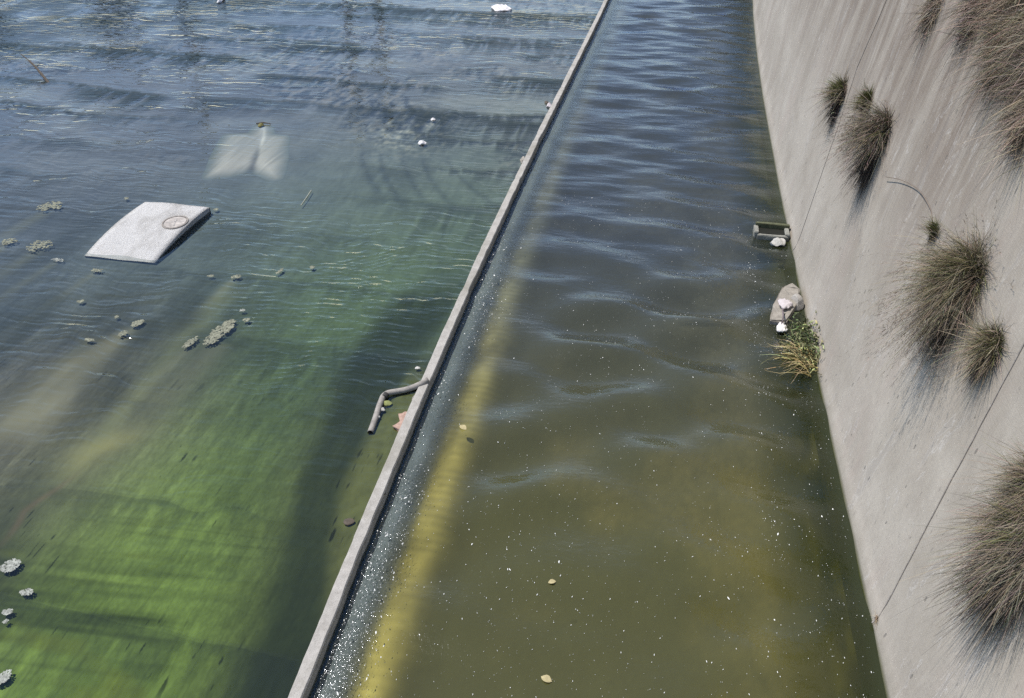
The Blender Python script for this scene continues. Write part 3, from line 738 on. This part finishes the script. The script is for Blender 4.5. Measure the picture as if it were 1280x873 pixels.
# ------------------------------------------------------------------ scum clumps
def clumps():
    for i, (cx, cy, w, h, n, wh, lab) in enumerate(CLUMPS):
        c = G(cx, cy, 0); V = []; Fc = []
        e1 = G(cx+w/2, cy, 0)-G(cx-w/2, cy, 0); e2 = G(cx, cy-h/2, 0)-G(cx, cy+h/2, 0)
        hw = np.linalg.norm(e1[:2])/2; hl = np.linalg.norm(e2[:2])/2
        r = random.Random(100+i)
        unit = bmesh.new(); bmesh.ops.create_icosphere(unit, subdivisions=1, radius=1)
        uv = [v.co.copy() for v in unit.verts]; uf = [[v.index for v in f.verts] for f in unit.faces]; unit.free()
        done = []
        for q in range(int(n*(14 if wh else 9))):
            # every bit clings to the nearest one already there, growing towards a random spot inside the outline
            s = r.uniform(.010, .036)*(.5+.0035*n+.018*c[1])*(.72 if n < 14 else .85)*(.62 if wh else 1)
            a = r.uniform(0, 6.28); rr = r.random()**.6; tx, ty = rr*hw*math.cos(a)+rr*hl*math.sin(a)*.12, rr*hl*math.sin(a)
            if not done: x, y = 0.0, 0.0
            else:
                bx_, by_, bs = min(done, key=lambda d: (d[0]-tx)**2+(d[1]-ty)**2)
                dd = math.hypot(tx-bx_, ty-by_)+1e-9; st_ = min(dd, (bs+s)*.66)
                x = bx_+(tx-bx_)/dd*st_; y = by_+(ty-by_)/dd*st_
            done.append((x, y, s))
            k = len(V); sx, sy, sz = s*r.uniform(.6, 1.5), s*r.uniform(.6, 1.5), s*r.uniform(.14, .34)
            for v in uv:
                jj = 1+r.uniform(-.3, .3); V.append((c[0]+x+v.x*sx*jj, c[1]+y+v.y*sy*jj, .001+v.z*sz*jj))
            Fc += [[k+q2 for q2 in f] for f in uf]
        o = mesh_obj('scum_or_glint_clump', V, Fc, M_foam_glint_white if wh else M_foam, None, None, False)
        tag(o, lab, 'scum', 'clumps of scum on the shallow water')
clumps()
def blob_scrap(name, px, py, w, h, mat, lab, cat, hz=.05, seed=1, z=0.0, parent=None):
    c = G(px, py, z); e1 = np.linalg.norm((G(px+w/2, py, z)-G(px-w/2, py, z))[:2])/2; e2 = np.linalg.norm((G(px, py-h/2, z)-G(px, py+h/2, z))[:2])/2
    b = stone_bm((e1*1.15, e2*1.15, hz), seed, 3); place(b, (c[0], c[1], z+hz*.3))
    for v in b.verts: v.co.z += .25*hz*math.sin(v.co.x*23+v.co.y*17)
    return tag(bm_obj(name, b, mat, None, False), lab, cat)
blob_scrap('plastic_bag', 627, 11, 24, 6, M_bag, 'white plastic bag stranded in the far shallows near the top of the view', 'plastic bag', .12, 5)
blob_scrap('plastic_scrap', 528, 179, 11, 4, M_bag, 'small white plastic scrap on the broken weed patch in mid shallows', 'plastic scrap', .07, 6)
blob_scrap('plastic_scrap', 541, 150, 6, 2.5, M_bag, 'tiny white scrap just above the broken weed patch', 'plastic scrap', .04, 7)
blob_scrap('plastic_scrap', 276, 2, 7, 4, M_bag, 'small white scrap at the top edge of the far shallows', 'plastic scrap', .10, 8)
blob_scrap('plastic_scrap', 686, 133, 6, 4, M_rag, 'small pale scrap caught against the far part of the kerb wall', 'plastic scrap', .08, 9)
blob_scrap('wood_scrap', 684, 129, 6, 3, M_stick, 'dark wood scrap lodged beside the far part of the kerb wall', 'wood scrap', .06, 10)
blob_scrap('silt_lump', 653, 200, 6, 9, M_rock, 'brownish silt lump against the kerb wall above the bent pipe', 'silt lump', .05, 11)
def stick():
    a, b = G(50, 76, .0), G(61, 103, 0)
    p0 = np.array([b[0], b[1], -.05]); p1 = np.array([a[0]+.1, a[1]-1.0, .55])
    t = empty('branch', (p0[0], p0[1], 0), 'thin dark branch sticking out of the water at far left', 'branch')
    bm_obj('branch_stem', tube(smooth_path([p0, p0*.45+p1*.55+np.array([.06, 0, .05]), p1], 6), [.055]*4+[.045]*5+[.02]*4, 6), M_stick, t)
    m = p0*.5+p1*.5
    bm_obj('twig', tube([m, m+np.array([.22, .1, .18])], [.02, .008], 5), M_stick, t)
stick()
tag(bm_obj('weed_wisp', tube(smooth_path([G(389, 238, .01), G(383, 247, .015), G(376, 257, .005)], 5), .012, 5), plain('pale_weed', (.35, .36, .30))), 'pale thin weed wisp floating right of the drowned mound', 'weed')

# ------------------------------------------------------------------ bent pipe, hose loop, bricks by the kerb
def pipe():
    zs = [.10, .055, .035, .03, .02, .0, -.01]
    pts = [G(a, b, z) for (a, b), z in zip(((535,475),(520,483),(505,488),(483,492.5),(476,503),(469,524),(463,541)), zs)]
    t = empty('bent_pipe', (pts[3][0], pts[3][1], 0), 'bent grey pipe lying in the shallows against the kerb wall', 'pipe')
    bm_obj('pipe_body', tube(smooth_path(pts, 6), .058, 14, .80), M_pipe, t, True)
    e = np.array(pts[-1]); d = np.array(pts[-2])-e; d /= np.linalg.norm(d)
    bm_obj('dark_inside', tube([e+d*.06, e+d*.20], .045, 12), M_dark, t)  # dark plug stands for the shade inside the hollow pipe
    k = np.array(pts[3]); d2 = np.array(pts[4])-k; d2 /= np.linalg.norm(d2)
    bm_obj('elbow_collar', tube([k+d2*.02, k+d2*.12], .066, 14, .9), M_dark, t, True)
    h = [G(a, b, z) for a, b, z in ((529,490,.05),(521,493,.05),(516,499,.03),(519,503,.02),(526,502,.03))]
    tag(bm_obj('hose_loop', tube(smooth_path(h, 6), .018, 8), M_pipe, None, True), 'thin pale hose loop sticking out from under the kerb wall by the pipe', 'hose')
    for (a, b), sz, rz_, lab in (((505.5,525), (.10,.16,.05), .5, 'upper reddish broken brick piece at the foot of the kerb wall'), ((501.5,533), (.09,.13,.05), -.5, 'lower reddish broken brick piece at the foot of the kerb wall')):
        c = G(a, b, .0); bm = bmesh.new(); bmesh.ops.create_cube(bm, size=1)
        bmesh.ops.subdivide_edges(bm, edges=bm.edges[:], cuts=3, use_grid_fill=True)
        r = random.Random(4)
        for v in bm.verts:
            v.co = Vector((v.co.x*sz[0]*1.7*(1-.2*v.co.y)+r.uniform(-.008, .008), v.co.y*sz[1]*1.9+r.uniform(-.012, .012), v.co.z*sz[2]*2+r.uniform(-.008, .008)))
        place(bm, (c[0], c[1], .0), rz_)
        tag(bm_obj('brick_piece', bm, M_brick), lab, 'brick')
    for a, b, s, lab in ((478,512,.05,'small pale pebble beside the upper leg of the bent pipe'), (471,521,.055,'small white pebble beside the lower leg of the bent pipe'), (484,504,.075,'yellowish leaf bundle in the crook of the bent pipe'), (522,460.5,.05,'pale pebble in the weeds just above the bent pipe')):
        c = G(a, b, 0); bb = stone_bm((s*1.3, s, s*.6), int(a), 2); place(bb, (c[0], c[1], .0))
        tag(bm_obj('pebble' if 'pebble' in lab else 'leaf_bundle', bb, M_stone if 'pebble' in lab else plain('dull_leaf', (.22, .24, .09))), lab, 'pebble' if 'pebble' in lab else 'leaves')
    for a, b, s, lab in ((437, 653, .10, 'dark weed knot on the sandy strip beside the lower kerb wall'), (480, 618, .04, 'tiny dark weed spot on the sandy strip nearer the pipe')):
        c = G(a, b, -.01); bb = stone_bm((s, s*.9, .02), int(b), 2); place(bb, (c[0], c[1], .005)); tag(bm_obj('weed_knot', bb, M_stick), lab, 'weed')
pipe()

# ------------------------------------------------------------------ drain box, rocks, rags and weeds at the foot of the wall
def drain_box():
    a, b = G(946, 290, 0), G(985, 290, 0); y0 = a[1]; x0, x1 = a[0], b[0]
    t = empty('drain_box', ((x0+x1)/2, y0, 0), 'half sunken concrete drain box with a dark slot beside the wall', 'drain box')
    def box(name, mat, xa, xb_, ya, yb, za, zb):
        bm = bmesh.new(); bmesh.ops.create_cube(bm, size=1)
        for v in bm.verts: v.co = Vector(((xa+xb_)/2+v.co.x*(xb_-xa), (ya+yb)/2+v.co.y*(yb-ya), (za+zb)/2+v.co.z*(zb-za)))
        bmesh.ops.bevel(bm, geom=bm.edges[:], offset=.015, segments=2, affect='EDGES')
        bmesh.ops.subdivide_edges(bm, edges=[e for e in bm.edges if e.calc_length() > .2], cuts=3)
        for v in bm.verts: v.co += Vector([random.uniform(-.006, .006) for _ in range(3)])
        bm_obj(name, bm, mat, t)
    box('front_lip', M_drain_pale, x0+.02, x1-.02, y0-.12, y0-.02, -.4, -.02)
    box('roof_slab', M_drain, x0-.02, x1+.05, y0+.30, y0+.42, -.4, .10)
    box('side_cheek', M_drain_pale, x0-.06, x0+.05, y0-.06, y0+.36, -.4, .03)
    box('side_cheek', M_drain_pale, x1-.08, x1+.03, y0-.08, y0+.36, -.4, .03)
    box('slot_shade_fill', plain('slot_shade', (.010, .011, .008), .9, .2), x0+.03, x1-.05, y0-.03, y0+.33, -.42, -.025)  # black fill stands for the shade inside the slot
    blob_scrap('flat_stone', 972, 304.5, 17, 7, M_stone, 'flat pale oval stone below the drain box by the wall', 'stone', .11, 21, ZR)
    c = G(952, 302, ZR)
drain_box()
def rocks():
    c = G(979, 384, ZR); t = empty('slab_rock', (c[0], c[1], ZR), 'large leaning tan grey rock slab at the foot of the concrete wall', 'rock')
    pts = [G(*p, ZR+.08)[:2] for p in ((962,401),(966,385),(976,366),(988,362),(999,368),(994,385),(983,403))]
    bm = bmesh.new(); top = []; bot = []
    for i, p in enumerate(pts):
        hz = .10+.12*((p[1]-pts[0][1])/1.0)
        top.append(bm.verts.new((p[0], p[1], ZR+hz))); bot.append(bm.verts.new((p[0]+(c[0]-p[0])*-.05, p[1]-.03, ZR-.25)))
    bm.faces.new(top)
    for i in range(len(pts)): bm.faces.new((top[i], bot[i], bot[(i+1) % len(pts)], top[(i+1) % len(pts)]))
    bmesh.ops.bevel(bm, geom=[e for e in bm.edges if all(v in top for v in e.verts)], offset=.03, segments=2, affect='EDGES')
    bmesh.ops.triangulate(bm, faces=bm.faces[:]); bmesh.ops.subdivide_edges(bm, edges=bm.edges[:], cuts=2)
    for v in bm.verts: v.co += Vector([random.uniform(-.012, .012) for _ in range(3)])
    bm_obj('rock_body', bm, M_rock, t)
    c2 = G(998, 378, ZR+.1); b = stone_bm((.23, .27, .24), 31, 3); place(b, (c2[0]-.09, c2[1], ZR+.05))
    tag(bm_obj('round_rock', b, plain('grey_tan_rock', (.29, .275, .255), .9, .2, 9, .01)), 'rounder grey rock wedged between the tan slab rock and the wall', 'rock')
    def cloth(name, px, py, z, sx, sy, mat, seed, lab, cat):
        c = G(px, py, z); bm = bmesh.new(); bmesh.ops.create_icosphere(bm, subdivisions=3, radius=1)
        for v in bm.verts:
            x, y = v.co.x, v.co.y
            k = 1+.14*math.sin(3*math.atan2(y, x)+seed)+.10*math.sin(7*math.atan2(y, x)+2*seed)
            v.co = Vector((x*sx*k, y*sy*k, v.co.z*.06+.03*math.sin(9*x+seed)*math.cos(8*y)))
        place(bm, (c[0], c[1], z)); return tag(bm_obj(name, bm, mat, None, True), lab, cat)
    cloth('white_rag', 981, 380, ZR+.22, .15, .19, M_rag, 1, 'pale rag draped over the tan rock slab', 'rag')
    cloth('plastic_bag', 977, 410, ZR+.05, .11, .17, M_bag, 3, 'crumpled white plastic bag below the tan rock slab at the wall', 'plastic bag')
    s = [G(a, b, z) for a, b, z in ((978,386,ZR+.24),(979,396,ZR+.22),(977,406,ZR+.08))]
    tag(bm_obj('cord', tube(smooth_path(s, 5), .016, 6), plain('purple_grey_cord', (.16, .13, .14))), 'dark cord hanging from the rag down to the white bag', 'cord')
rocks()

# ------------------------------------------------------------------ plants
def blades(roots, dirs, lens, width, droop, c0, c1, seed, clampy=True, seg=5, wprof=None, jit=.15):
    """curved tapering blades as triangle strips; colour goes from c0 at the root to c1 at the tip"""
    r = np.random.default_rng(seed); n = len(roots)
    t = np.linspace(0, 1, seg+1)
    side = np.cross(dirs, r.normal(size=(n, 3))); side /= np.linalg.norm(side, axis=1)[:, None]+1e-9
    bend = r.normal(0, .20, (n, 3))
    P = roots[:, None, :]+dirs[:, None, :]*lens[:, None, None]*t[None, :, None]
    P = P+bend[:, None, :]*(lens[:, None]*t[None]**2)[..., None]
    P[..., 2] -= (droop*lens)[:, None]*t[None]**2.2
    if clampy:
        lim = xb(P[..., 1])+(P[..., 2]-ZR)/math.tan(TH)-.03-.02*r.random((n, 1))
        P[..., 0] = np.minimum(P[..., 0], lim)
    w = width*(1-t*.85)*(.7+.6*r.random((n, 1)))
    V = np.stack([P-side[:, None]*w[..., None]/2, P+side[:, None]*w[..., None]/2], 2)      # n,seg+1,2,3
    V = V.reshape(n, (seg+1)*2, 3)
    q = np.arange(seg); f = np.stack([2*q, 2*q+1, 2*q+3, 2*q+2], -1)
    Fc = (np.arange(n)*(seg+1)*2)[:, None, None]+f[None]
    cc = c0[None, None]*(1-t[None, :, None])+c1[None, None]*t[None, :, None]
    cc = cc*np.exp(2.0*jit*r.normal(size=(n, 1, 1)))*(1+.08*r.normal(size=(n, 1, 3)))
    C = np.repeat(np.broadcast_to(cc, (n, seg+1, 3))[:, :, None], 2, 2).reshape(-1, 3)
    return V.reshape(-1, 3), Fc.reshape(-1, 4), np.clip(C, .004, .6)
GREEN0, GREEN1 = np.array([.032, .040, .012]), np.array([.15, .15, .06])
DRY0, DRY1 = np.array([.030, .024, .015]), np.array([.255, .21, .16])
PLUM0, PLUM1 = np.array([.11, .085, .062]), np.array([.29, .245, .20])
DARK0, DARK1 = np.array([.012, .010, .009]), np.array([.060, .048, .040])
def tuft(px, py, L, n, lab, seed, green=.35, droop=.42, tail=1.0, lean=(0, 0), stalk=None, wid=None, dry=(DRY0, DRY1), spread=.95, rootr=.16):
    r = np.random.default_rng(seed)
    c = W(px, py); nr = wall_normal(c[1]); up = np.array([0, 0, 1.0]); al = np.array([0, 1.0, 0])
    t = empty('grass_tuft', tuple(c), lab, 'grass tuft', 'grass tufts growing on the concrete wall')
    dry = tuple(np.array(q_)*r.uniform(.72, 1.25)*np.array([1, r.uniform(.95, 1.03), r.uniform(.88, 1.05)]) for q_ in dry)
    n = int(n*.82); wd = 1.2*(wid or max(.007, .00055*np.linalg.norm(c-EYE)))
    def dirs(m, kn, ku, kl, sp):
        K = max(8, m//38); cen = r.normal(0, sp, (K, 3)); pick = r.integers(0, K, m)
        d = nr[None]*(kn+.35*np.abs(r.normal(size=(m, 1))))+up[None]*ku+al[None]*kl+cen[pick]+r.normal(0, .26, (m, 3))
        k = d@nr; d += nr[None]*np.clip(.12-k, 0, None)[:, None]
        nonlocal lm; lm = r.uniform(.50, 1.18, K)[pick]
        return d/np.linalg.norm(d, axis=1)[:, None]
    lm = 1.0
    def roots(m, s=1.0):
        o = r.normal(0, rootr*L*s, (m, 3)); o -= (o@nr)[:, None]*nr[None]
        return c[None]+o+nr[None]*.0
    m = int(n*(1-green))
    dd_ = dirs(m, .50, .42+lean[1], lean[0], spread)
    V, Fc, C = blades(roots(m), dd_, L*lm*r.uniform(.35, 1.12, m), wd, droop*r.uniform(.5, 1.5, m), *dry, seed+1)
    mesh_obj('dry_blades', V, Fc, M_grass, t, C, True)
    m = int(n*green)
    V, Fc, C = blades(roots(m, .8), dirs(m, .55, .62+lean[1], lean[0], spread*.7), L*r.uniform(.35, .85, m), wd*.9, droop*.6*r.uniform(.4, 1.4, m), GREEN0, GREEN1, seed+2)
    mesh_obj('green_blades', V, Fc, M_grass, t, C, True)
    m = int(n*.42*tail)
    if m:
        d = -up[None]*1.0+nr[None]*.30+r.normal(0, .13, (m, 3)); d /= np.linalg.norm(d, axis=1)[:, None]
        rt = roots(m, .65); V, Fc, C = blades(rt, d, L*tail*r.uniform(.35, 1.05, m), wd*1.1, .25*np.ones(m), DARK0, DARK1, seed+3)
        m2 = int(m*.7); d2 = dirs(m2, .5, .15+lean[1], lean[0]-.1, spread*.8)
        V2_, F2_, C2_ = blades(roots(m2, .8), d2, L*r.uniform(.25, .62, m2), wd*1.2, .5*np.ones(m2), DARK0, DARK1*1.3, seed+9)
        Fc = np.vstack([Fc, F2_+len(V)]); V = np.vstack([V, V2_]); C = np.vstack([C, C2_])
        mesh_obj('dead_thatch', V, Fc, M_grass, t, C, True)
    m = int(n*.10)
    if L > .75:                                      # feathery seed heads at the ends of long stems
        rt = roots(m); d = dirs(m, .8, .5+lean[1], lean[0], spread); ln = L*r.uniform(.8, 1.15, m)
        V, Fc, C = blades(rt, d, ln, wd*.6, droop*r.uniform(.6, 1.2, m), PLUM0, PLUM1, seed+4)
        V2 = V.reshape(m, -1, 3); tip = (V2[:, -1]+V2[:, -2])/2; bk = (V2[:, -3]+V2[:, -4])/2
        k = 9; tp = np.repeat(tip, k, 0); bb = np.repeat(bk, k, 0); u = r.random((m*k, 1)); o = bb+(tp-bb)*u
        dd = (tp-bb); dd /= np.linalg.norm(dd, axis=1)[:, None]+1e-9; dd = dd+r.normal(0, .45, dd.shape); dd /= np.linalg.norm(dd, axis=1)[:, None]
        Vb, Fb, Cb = blades(o, dd, L*.07*r.uniform(.6, 1.3, m*k), wd*.55, .2*np.ones(m*k), PLUM0, PLUM1*1.1, seed+5, True, 2)
        mesh_obj('seed_heads', np.vstack([V, Vb]), np.vstack([Fc, Fb+len(V)]), M_grass, t, np.vstack([C, Cb]), True)
    if stalk:
        zs = [np.array(W(*p))+nr*.014*k for k, p in enumerate(stalk)]
        bm_obj('seed_stalk', tube(smooth_path(zs, 6), .006, 5), plain('dry_stalk', (.16, .13, .11)), t)
    return t
tuft(1212, 352, .92, 6500, 'big rounded grass tuft with green core at mid height of the wall', 31, .27, .62, 1.0, (.20, .05))
tuft(1243, 434, .52, 2200, 'small dark centred grass tuft just below right of the big rounded tuft', 41, .25, .35, .8)
tuft(1170, 291, .34, 420, 'tiny green sprout with one long arching stalk above the big rounded tuft', 51, .75, .2, .45, (0, .3), [(1166, 283), (1164, 262), (1150, 238), (1130, 226), (1111, 222)])
tuft(1106, 168, .84, 4200, 'tall ragged grass tuft with a pointed dark tail on the far joint', 61, .26, .65, 1.05, (.1, .1), spread=.5, rootr=.13)
tuft(1086, 130, .50, 1100, 'small green grass tuft directly above the tall ragged pointed tuft', 71, .65, .3, .6, (0, .3))
tuft(1054, 118, .62, 1700, 'small spiky grass tuft nearest the water on the far joint', 81, .4, .45, 1.0, (.1, .2), spread=.55)
tuft(1294, 682, .74, 8000, 'largest bushy brown grass tuft at the right edge of the lower wall', 91, .16, .75, 1.15, (.12, .05), spread=.9, wid=.0085, rootr=.22)
tuft(1302, 612, .62, 3600, 'bushy brown grass growing behind the largest tuft at the right edge', 95, .22, .5, .6, (.1, .1), wid=.007)
for q, (px, py, L, n, lab) in enumerate((
    (1170, 10, .42, 900, 'leftmost shaggy tuft of the brown thicket at the top of the wall'),
    (1226, 8, .60, 1500, 'second shaggy tuft from the left in the brown thicket'),
    (1270, 2, .75, 1700, 'topmost shaggy tuft in the corner of the brown thicket'),
    (1264, 60, .62, 1700, 'middle shaggy tuft in the thickest part of the brown thicket'),
    (1300, 50, .75, 1900, 'rightmost shaggy tuft of the brown thicket beside the edge'),
    (1296, 104, .62, 1700, 'low shaggy tuft of the brown thicket with darker stems'),
    (1296, 142, .60, 1500, 'lowest hanging tuft of the brown thicket with pale bare stems'))):
    tuft(px, py, L, n, lab, 200+20*q, (.05, .08, .03, .12, .05, .08, .04)[q], .6, .7, (.12, .08), spread=1.0, rootr=.34, dry=(np.array([.13, .102, .078]), np.array([.31, .255, .21])))

def water_weed():
    c = G(1003, 447, ZR); t = empty('weed_clump', (c[0], c[1], ZR), 'leafy green weed with straw coloured stems at the foot of the wall', 'weed')
    r = np.random.default_rng(5)
    m = 210
    rt = np.array([G(1013, 452, ZR)]*m)+np.stack([r.normal(0, .16, m), r.normal(0, .22, m), r.uniform(0, .06, m)], -1)
    d = np.stack([-.75+r.normal(0, .25, m), .15+r.normal(0, .35, m), .55+r.normal(0, .15, m)], -1); d /= np.linalg.norm(d, axis=1)[:, None]
    V, Fc, C = blades(rt, d, r.uniform(.45, .85, m), .020, .75*r.uniform(.7, 1.2, m), np.array([.30, .26, .10]), np.array([.46, .36, .20]), 8, True, 7)
    V[:, 2] = np.maximum(V[:, 2], ZR+.012)
    mesh_obj('straw_stems', V, Fc, M_grass, t, C)
    m = 560
    ctr = np.array(G(1005, 428, ZR+.15))
    rt = ctr+np.stack([r.normal(0, .17, m), r.normal(0, .33, m), r.uniform(-.12, .30, m)], -1)
    d = r.normal(size=(m, 3)); d[:, 2] = np.abs(d[:, 2])*.7; d /= np.linalg.norm(d, axis=1)[:, None]
    V, Fc, C = blades(rt, d, r.uniform(.06, .15, m), .038, .2*np.ones(m), np.array([.06, .075, .03]), np.array([.19, .20, .10]), 9, True, 3, jit=.3)
    mesh_obj('leaves', V, Fc, M_grass, t, C)
    bm = stone_bm((.42, .40, .10), 77, 3); place(bm, (c[0]+.05, c[1]+.05, ZR-.03)); bm_obj('root_mat', bm, plain('dark_root_mat', (.045, .05, .018), .9, .5, 18, .02), t)
water_weed()
def dry_sprig():
    c = W(1099, 774); t = empty('dry_sprig', tuple(c), 'small dry root sprig at the water end of the near joint', 'dry sprig')
    r = np.random.default_rng(6); m = 45
    d = np.stack([-.25+r.normal(0, .3, m), r.normal(0, .35, m), .2+r.normal(0, .6, m)], -1); d /= np.linalg.norm(d, axis=1)[:, None]
    V, Fc, C = blades(np.repeat(c[None], m, 0)+r.normal(0, .02, (m, 3)), d, r.uniform(.05, .19, m), .007, .9*np.ones(m), np.array([.20, .14, .09]), np.array([.36, .27, .18]), 12)
    mesh_obj('dry_stems', V, Fc, M_grass, t, C)
dry_sprig()

def far_wood():
    r = np.random.default_rng(77); V = []; Fs = []; cnt = 0
    spots = [(9, 70, 15, 4), (12, 84, 18, 5), (9.5, 97, 20, 5), (13, 108, 22, 6), (9, 120, 23, 6), (15, 134, 25, 7), (20, 100, 20, 6), (7.5, 148, 26, 7), (12, 160, 27, 7),
             (-84, 92, 15, 7), (-74, 104, 17, 6), (-98, 96, 17, 7), (-110, 88, 16, 7)]
    for x, y, top, w in spots:
        m = 1500; a = r.normal(size=(m, 3)); a /= np.linalg.norm(a, axis=1)[:, None]; rad = r.random(m)**.4*(.72+.5*fbm(a[:, 0]*2+x, a[:, 2]*2+y, 710, 3))
        h = (top-5)/2; c = np.array([x, y, 5+h])+a*rad[:, None]*np.array([w*.62, w*.62, h])
        n = r.normal(size=(m, 3)); n /= np.linalg.norm(n, axis=1)[:, None]; t1 = np.cross(n, r.normal(size=(m, 3))); t1 /= np.linalg.norm(t1, axis=1)[:, None]; t2 = np.cross(n, t1)
        sz = r.uniform(.35, .8, (m, 1)); q = np.stack([c-t1*sz, c-t2*sz*.7, c+t1*sz, c+t2*sz*.7], 1); V.append(q.reshape(-1, 3)); Fs.append(cnt+np.arange(m*4).reshape(m, 4)); cnt += m*4
    for px in (436, 477, 236):                            # bare tall trunks
        p = G(px, 20); d = p[:2]/np.linalg.norm(p[:2]); x, y = d*118
        for kx in range(8):
            a0, a1 = kx*math.pi/4, (kx+1)*math.pi/4
            q = np.array([[x+.55*math.cos(a0), y+.55*math.sin(a0), 0], [x+.55*math.cos(a1), y+.55*math.sin(a1), 0], [x+.35*math.cos(a1), y+.35*math.sin(a1), 31], [x+.35*math.cos(a0), y+.35*math.sin(a0), 31]])
            V.append(q); Fs.append(cnt+np.arange(4)[None]); cnt += 4
    tag(mesh_obj('far_wood', np.vstack(V), np.vstack(Fs), plain('far_leaves', (.045, .055, .03), .9, .4, .5, .0), None, None, False), 'dark wood far upstream mirrored in the water', 'wood', None, 'stuff')
far_wood()

# ------------------------------------------------------------------ floating bits in the channel
for a, b, s, lab in ((579, 537, .060, 'curled yellow leaf floating over the pale ledge by the kerb wall'), (690, 730, .042, 'small tan leaf floating in the middle of the channel'), (683, 850, .055, 'pale tan leaf floating at the bottom edge of the channel')):
    c = G(a, b, ZR); bm = bmesh.new(); bmesh.ops.create_icosphere(bm, subdivisions=2, radius=1)
    for v in bm.verts: v.co = Vector((v.co.x*s, v.co.y*s*1.5*(1-.3*abs(v.co.x)), v.co.z*.012+.02*v.co.x**2))
    place(bm, (c[0], c[1], float(rz(c[0], c[1]))+.012), a); tag(bm_obj('floating_leaf', bm, M_leaf_fallen), lab, 'leaf')
def flecks():
    r = np.random.default_rng(13); pts = []
    n = 7000; y = 3.5+r.random(n)**1.35*18; a = xk(y)+.16; b = xb(y)-.1; x = a+(b-a)*r.random(n)
    k1 = np.stack([x, y, r.uniform(.35, 1, n)], -1)
    n = 3600; y = 3.5+r.random(n)**1.2*16; x = xk(y)+.17+np.abs(r.normal(.22, .20, n)); k2 = np.stack([x, y, r.uniform(.4, 1.25, n)], -1)  # dense white flecks by the kerb paint in the sun glitter
    n = 420; y = r.uniform(9, 20, n); x = xb(y)-1.05-.02*(20-y)+r.normal(0, .12, n); k3 = np.stack([x, y, r.uniform(.4, 1.0, n)], -1)
    K = np.vstack([k1, k2, k3]); keep = fbm(K[:, 0]*.9, K[:, 1]*.45, 700, 3)+r.normal(0, .12, len(K)) > .42
    K = K[keep]; K[:, 2] *= np.exp(r.normal(-.12, .38, len(K))); z = rz(K[:, 0], K[:, 1])+.010
    V = []; Fc = []
    for (x, y, s), zz in zip(K, z):
        w = .0043*s; l = w*r.uniform(1.0, 3.2); an = r.normal(0, .35); q = len(V)
        for t in range(6):
            u, v = w*math.cos(t*math.pi/3), l*math.sin(t*math.pi/3)
            V.append((x+u*math.cos(an)-v*math.sin(an), y+u*math.sin(an)+v*math.cos(an), zz))
        V.append((x, y, zz+.006)); Fc += [(q+t, q+(t+1) % 6, q+6) for t in range(6)]
    tag(mesh_obj('foam_glint_flecks', V, Fc, M_fleck, None, None, False), 'tiny white flecks of foam and painted sun glints scattered over the deep channel', 'foam', None, 'stuff')
flecks()

# ------------------------------------------------------------------ light
EL, AZ = R(64), R(-80)                              # sun ahead and to the left
S = Vector((math.sin(AZ)*math.cos(EL), math.cos(AZ)*math.cos(EL), math.sin(EL)))
sl = bpy.data.lights.new('sun', 'SUN'); sl.energy = 4.2; sl.angle = R(.5); sl.color = (1, .93, .83)
so = bpy.data.objects.new('sun', sl); COL.objects.link(so); so.rotation_euler = (-S).to_track_quat('-Z', 'Y').to_euler()
w = bpy.data.worlds.new('World'); SC.world = w; w.use_nodes = True
nt = w.node_tree; nt.nodes.clear()
sky = nt.nodes.new('ShaderNodeTexSky'); sky.sky_type = 'NISHITA'; sky.sun_disc = False
sky.sun_elevation = EL; sky.sun_rotation = AZ; sky.air_density = 1.0; sky.dust_density = .05; sky.ozone_density = 2.5
tc = nt.nodes.new('ShaderNodeTexCoord'); mp = nt.nodes.new('ShaderNodeMapping'); mp.inputs[3].default_value = (1, 1, 2.2)
nz = nt.nodes.new('ShaderNodeTexNoise'); nz.inputs['Scale'].default_value = 3.4; nz.inputs['Detail'].default_value = 7; nz.inputs['Roughness'].default_value = .58
mr = nt.nodes.new('ShaderNodeMapRange'); mr.inputs[1].default_value = .53; mr.inputs[2].default_value = .74
mxs = nt.nodes.new('ShaderNodeMix'); mxs.data_type = 'RGBA'; mxs.inputs[7].default_value = (6.0, 6.4, 7.0, 1)
nt.links.new(tc.outputs['Generated'], mp.inputs[0]); nt.links.new(mp.outputs[0], nz.inputs['Vector']); nt.links.new(nz.outputs[0], mr.inputs[0])
sx = nt.nodes.new('ShaderNodeSeparateXYZ'); nt.links.new(tc.outputs['Generated'], sx.inputs[0])
lo = nt.nodes.new('ShaderNodeMapRange'); lo.inputs[1].default_value = .52; lo.inputs[2].default_value = .30; nt.links.new(sx.outputs[2], lo.inputs[0])
ml = nt.nodes.new('ShaderNodeMath'); ml.operation = 'MULTIPLY'; nt.links.new(mr.outputs[0], ml.inputs[0]); nt.links.new(lo.outputs[0], ml.inputs[1])
nt.links.new(ml.outputs[0], mxs.inputs[0]); nt.links.new(sky.outputs[0], mxs.inputs[6])
bg = nt.nodes.new('ShaderNodeBackground'); bg.inputs[1].default_value = .13
ow = nt.nodes.new('ShaderNodeOutputWorld'); nt.links.new(mxs.outputs[2], bg.inputs[0]); nt.links.new(bg.outputs[0], ow.inputs[0])
SC.view_settings.view_transform = 'Standard'; SC.view_settings.look = 'None'; SC.view_settings.gamma = 1; SC.view_settings.exposure = .43
SC.view_settings.use_curve_mapping = False
SC.cycles.max_bounces = 8; SC.cycles.transparent_max_bounces = 12; SC.cycles.use_denoising = False
SC.cycles.caustics_reflective = False; SC.cycles.caustics_refractive = False; SC.cycles.blur_glossy = 0.0
SC.cycles.sample_clamp_indirect = 6
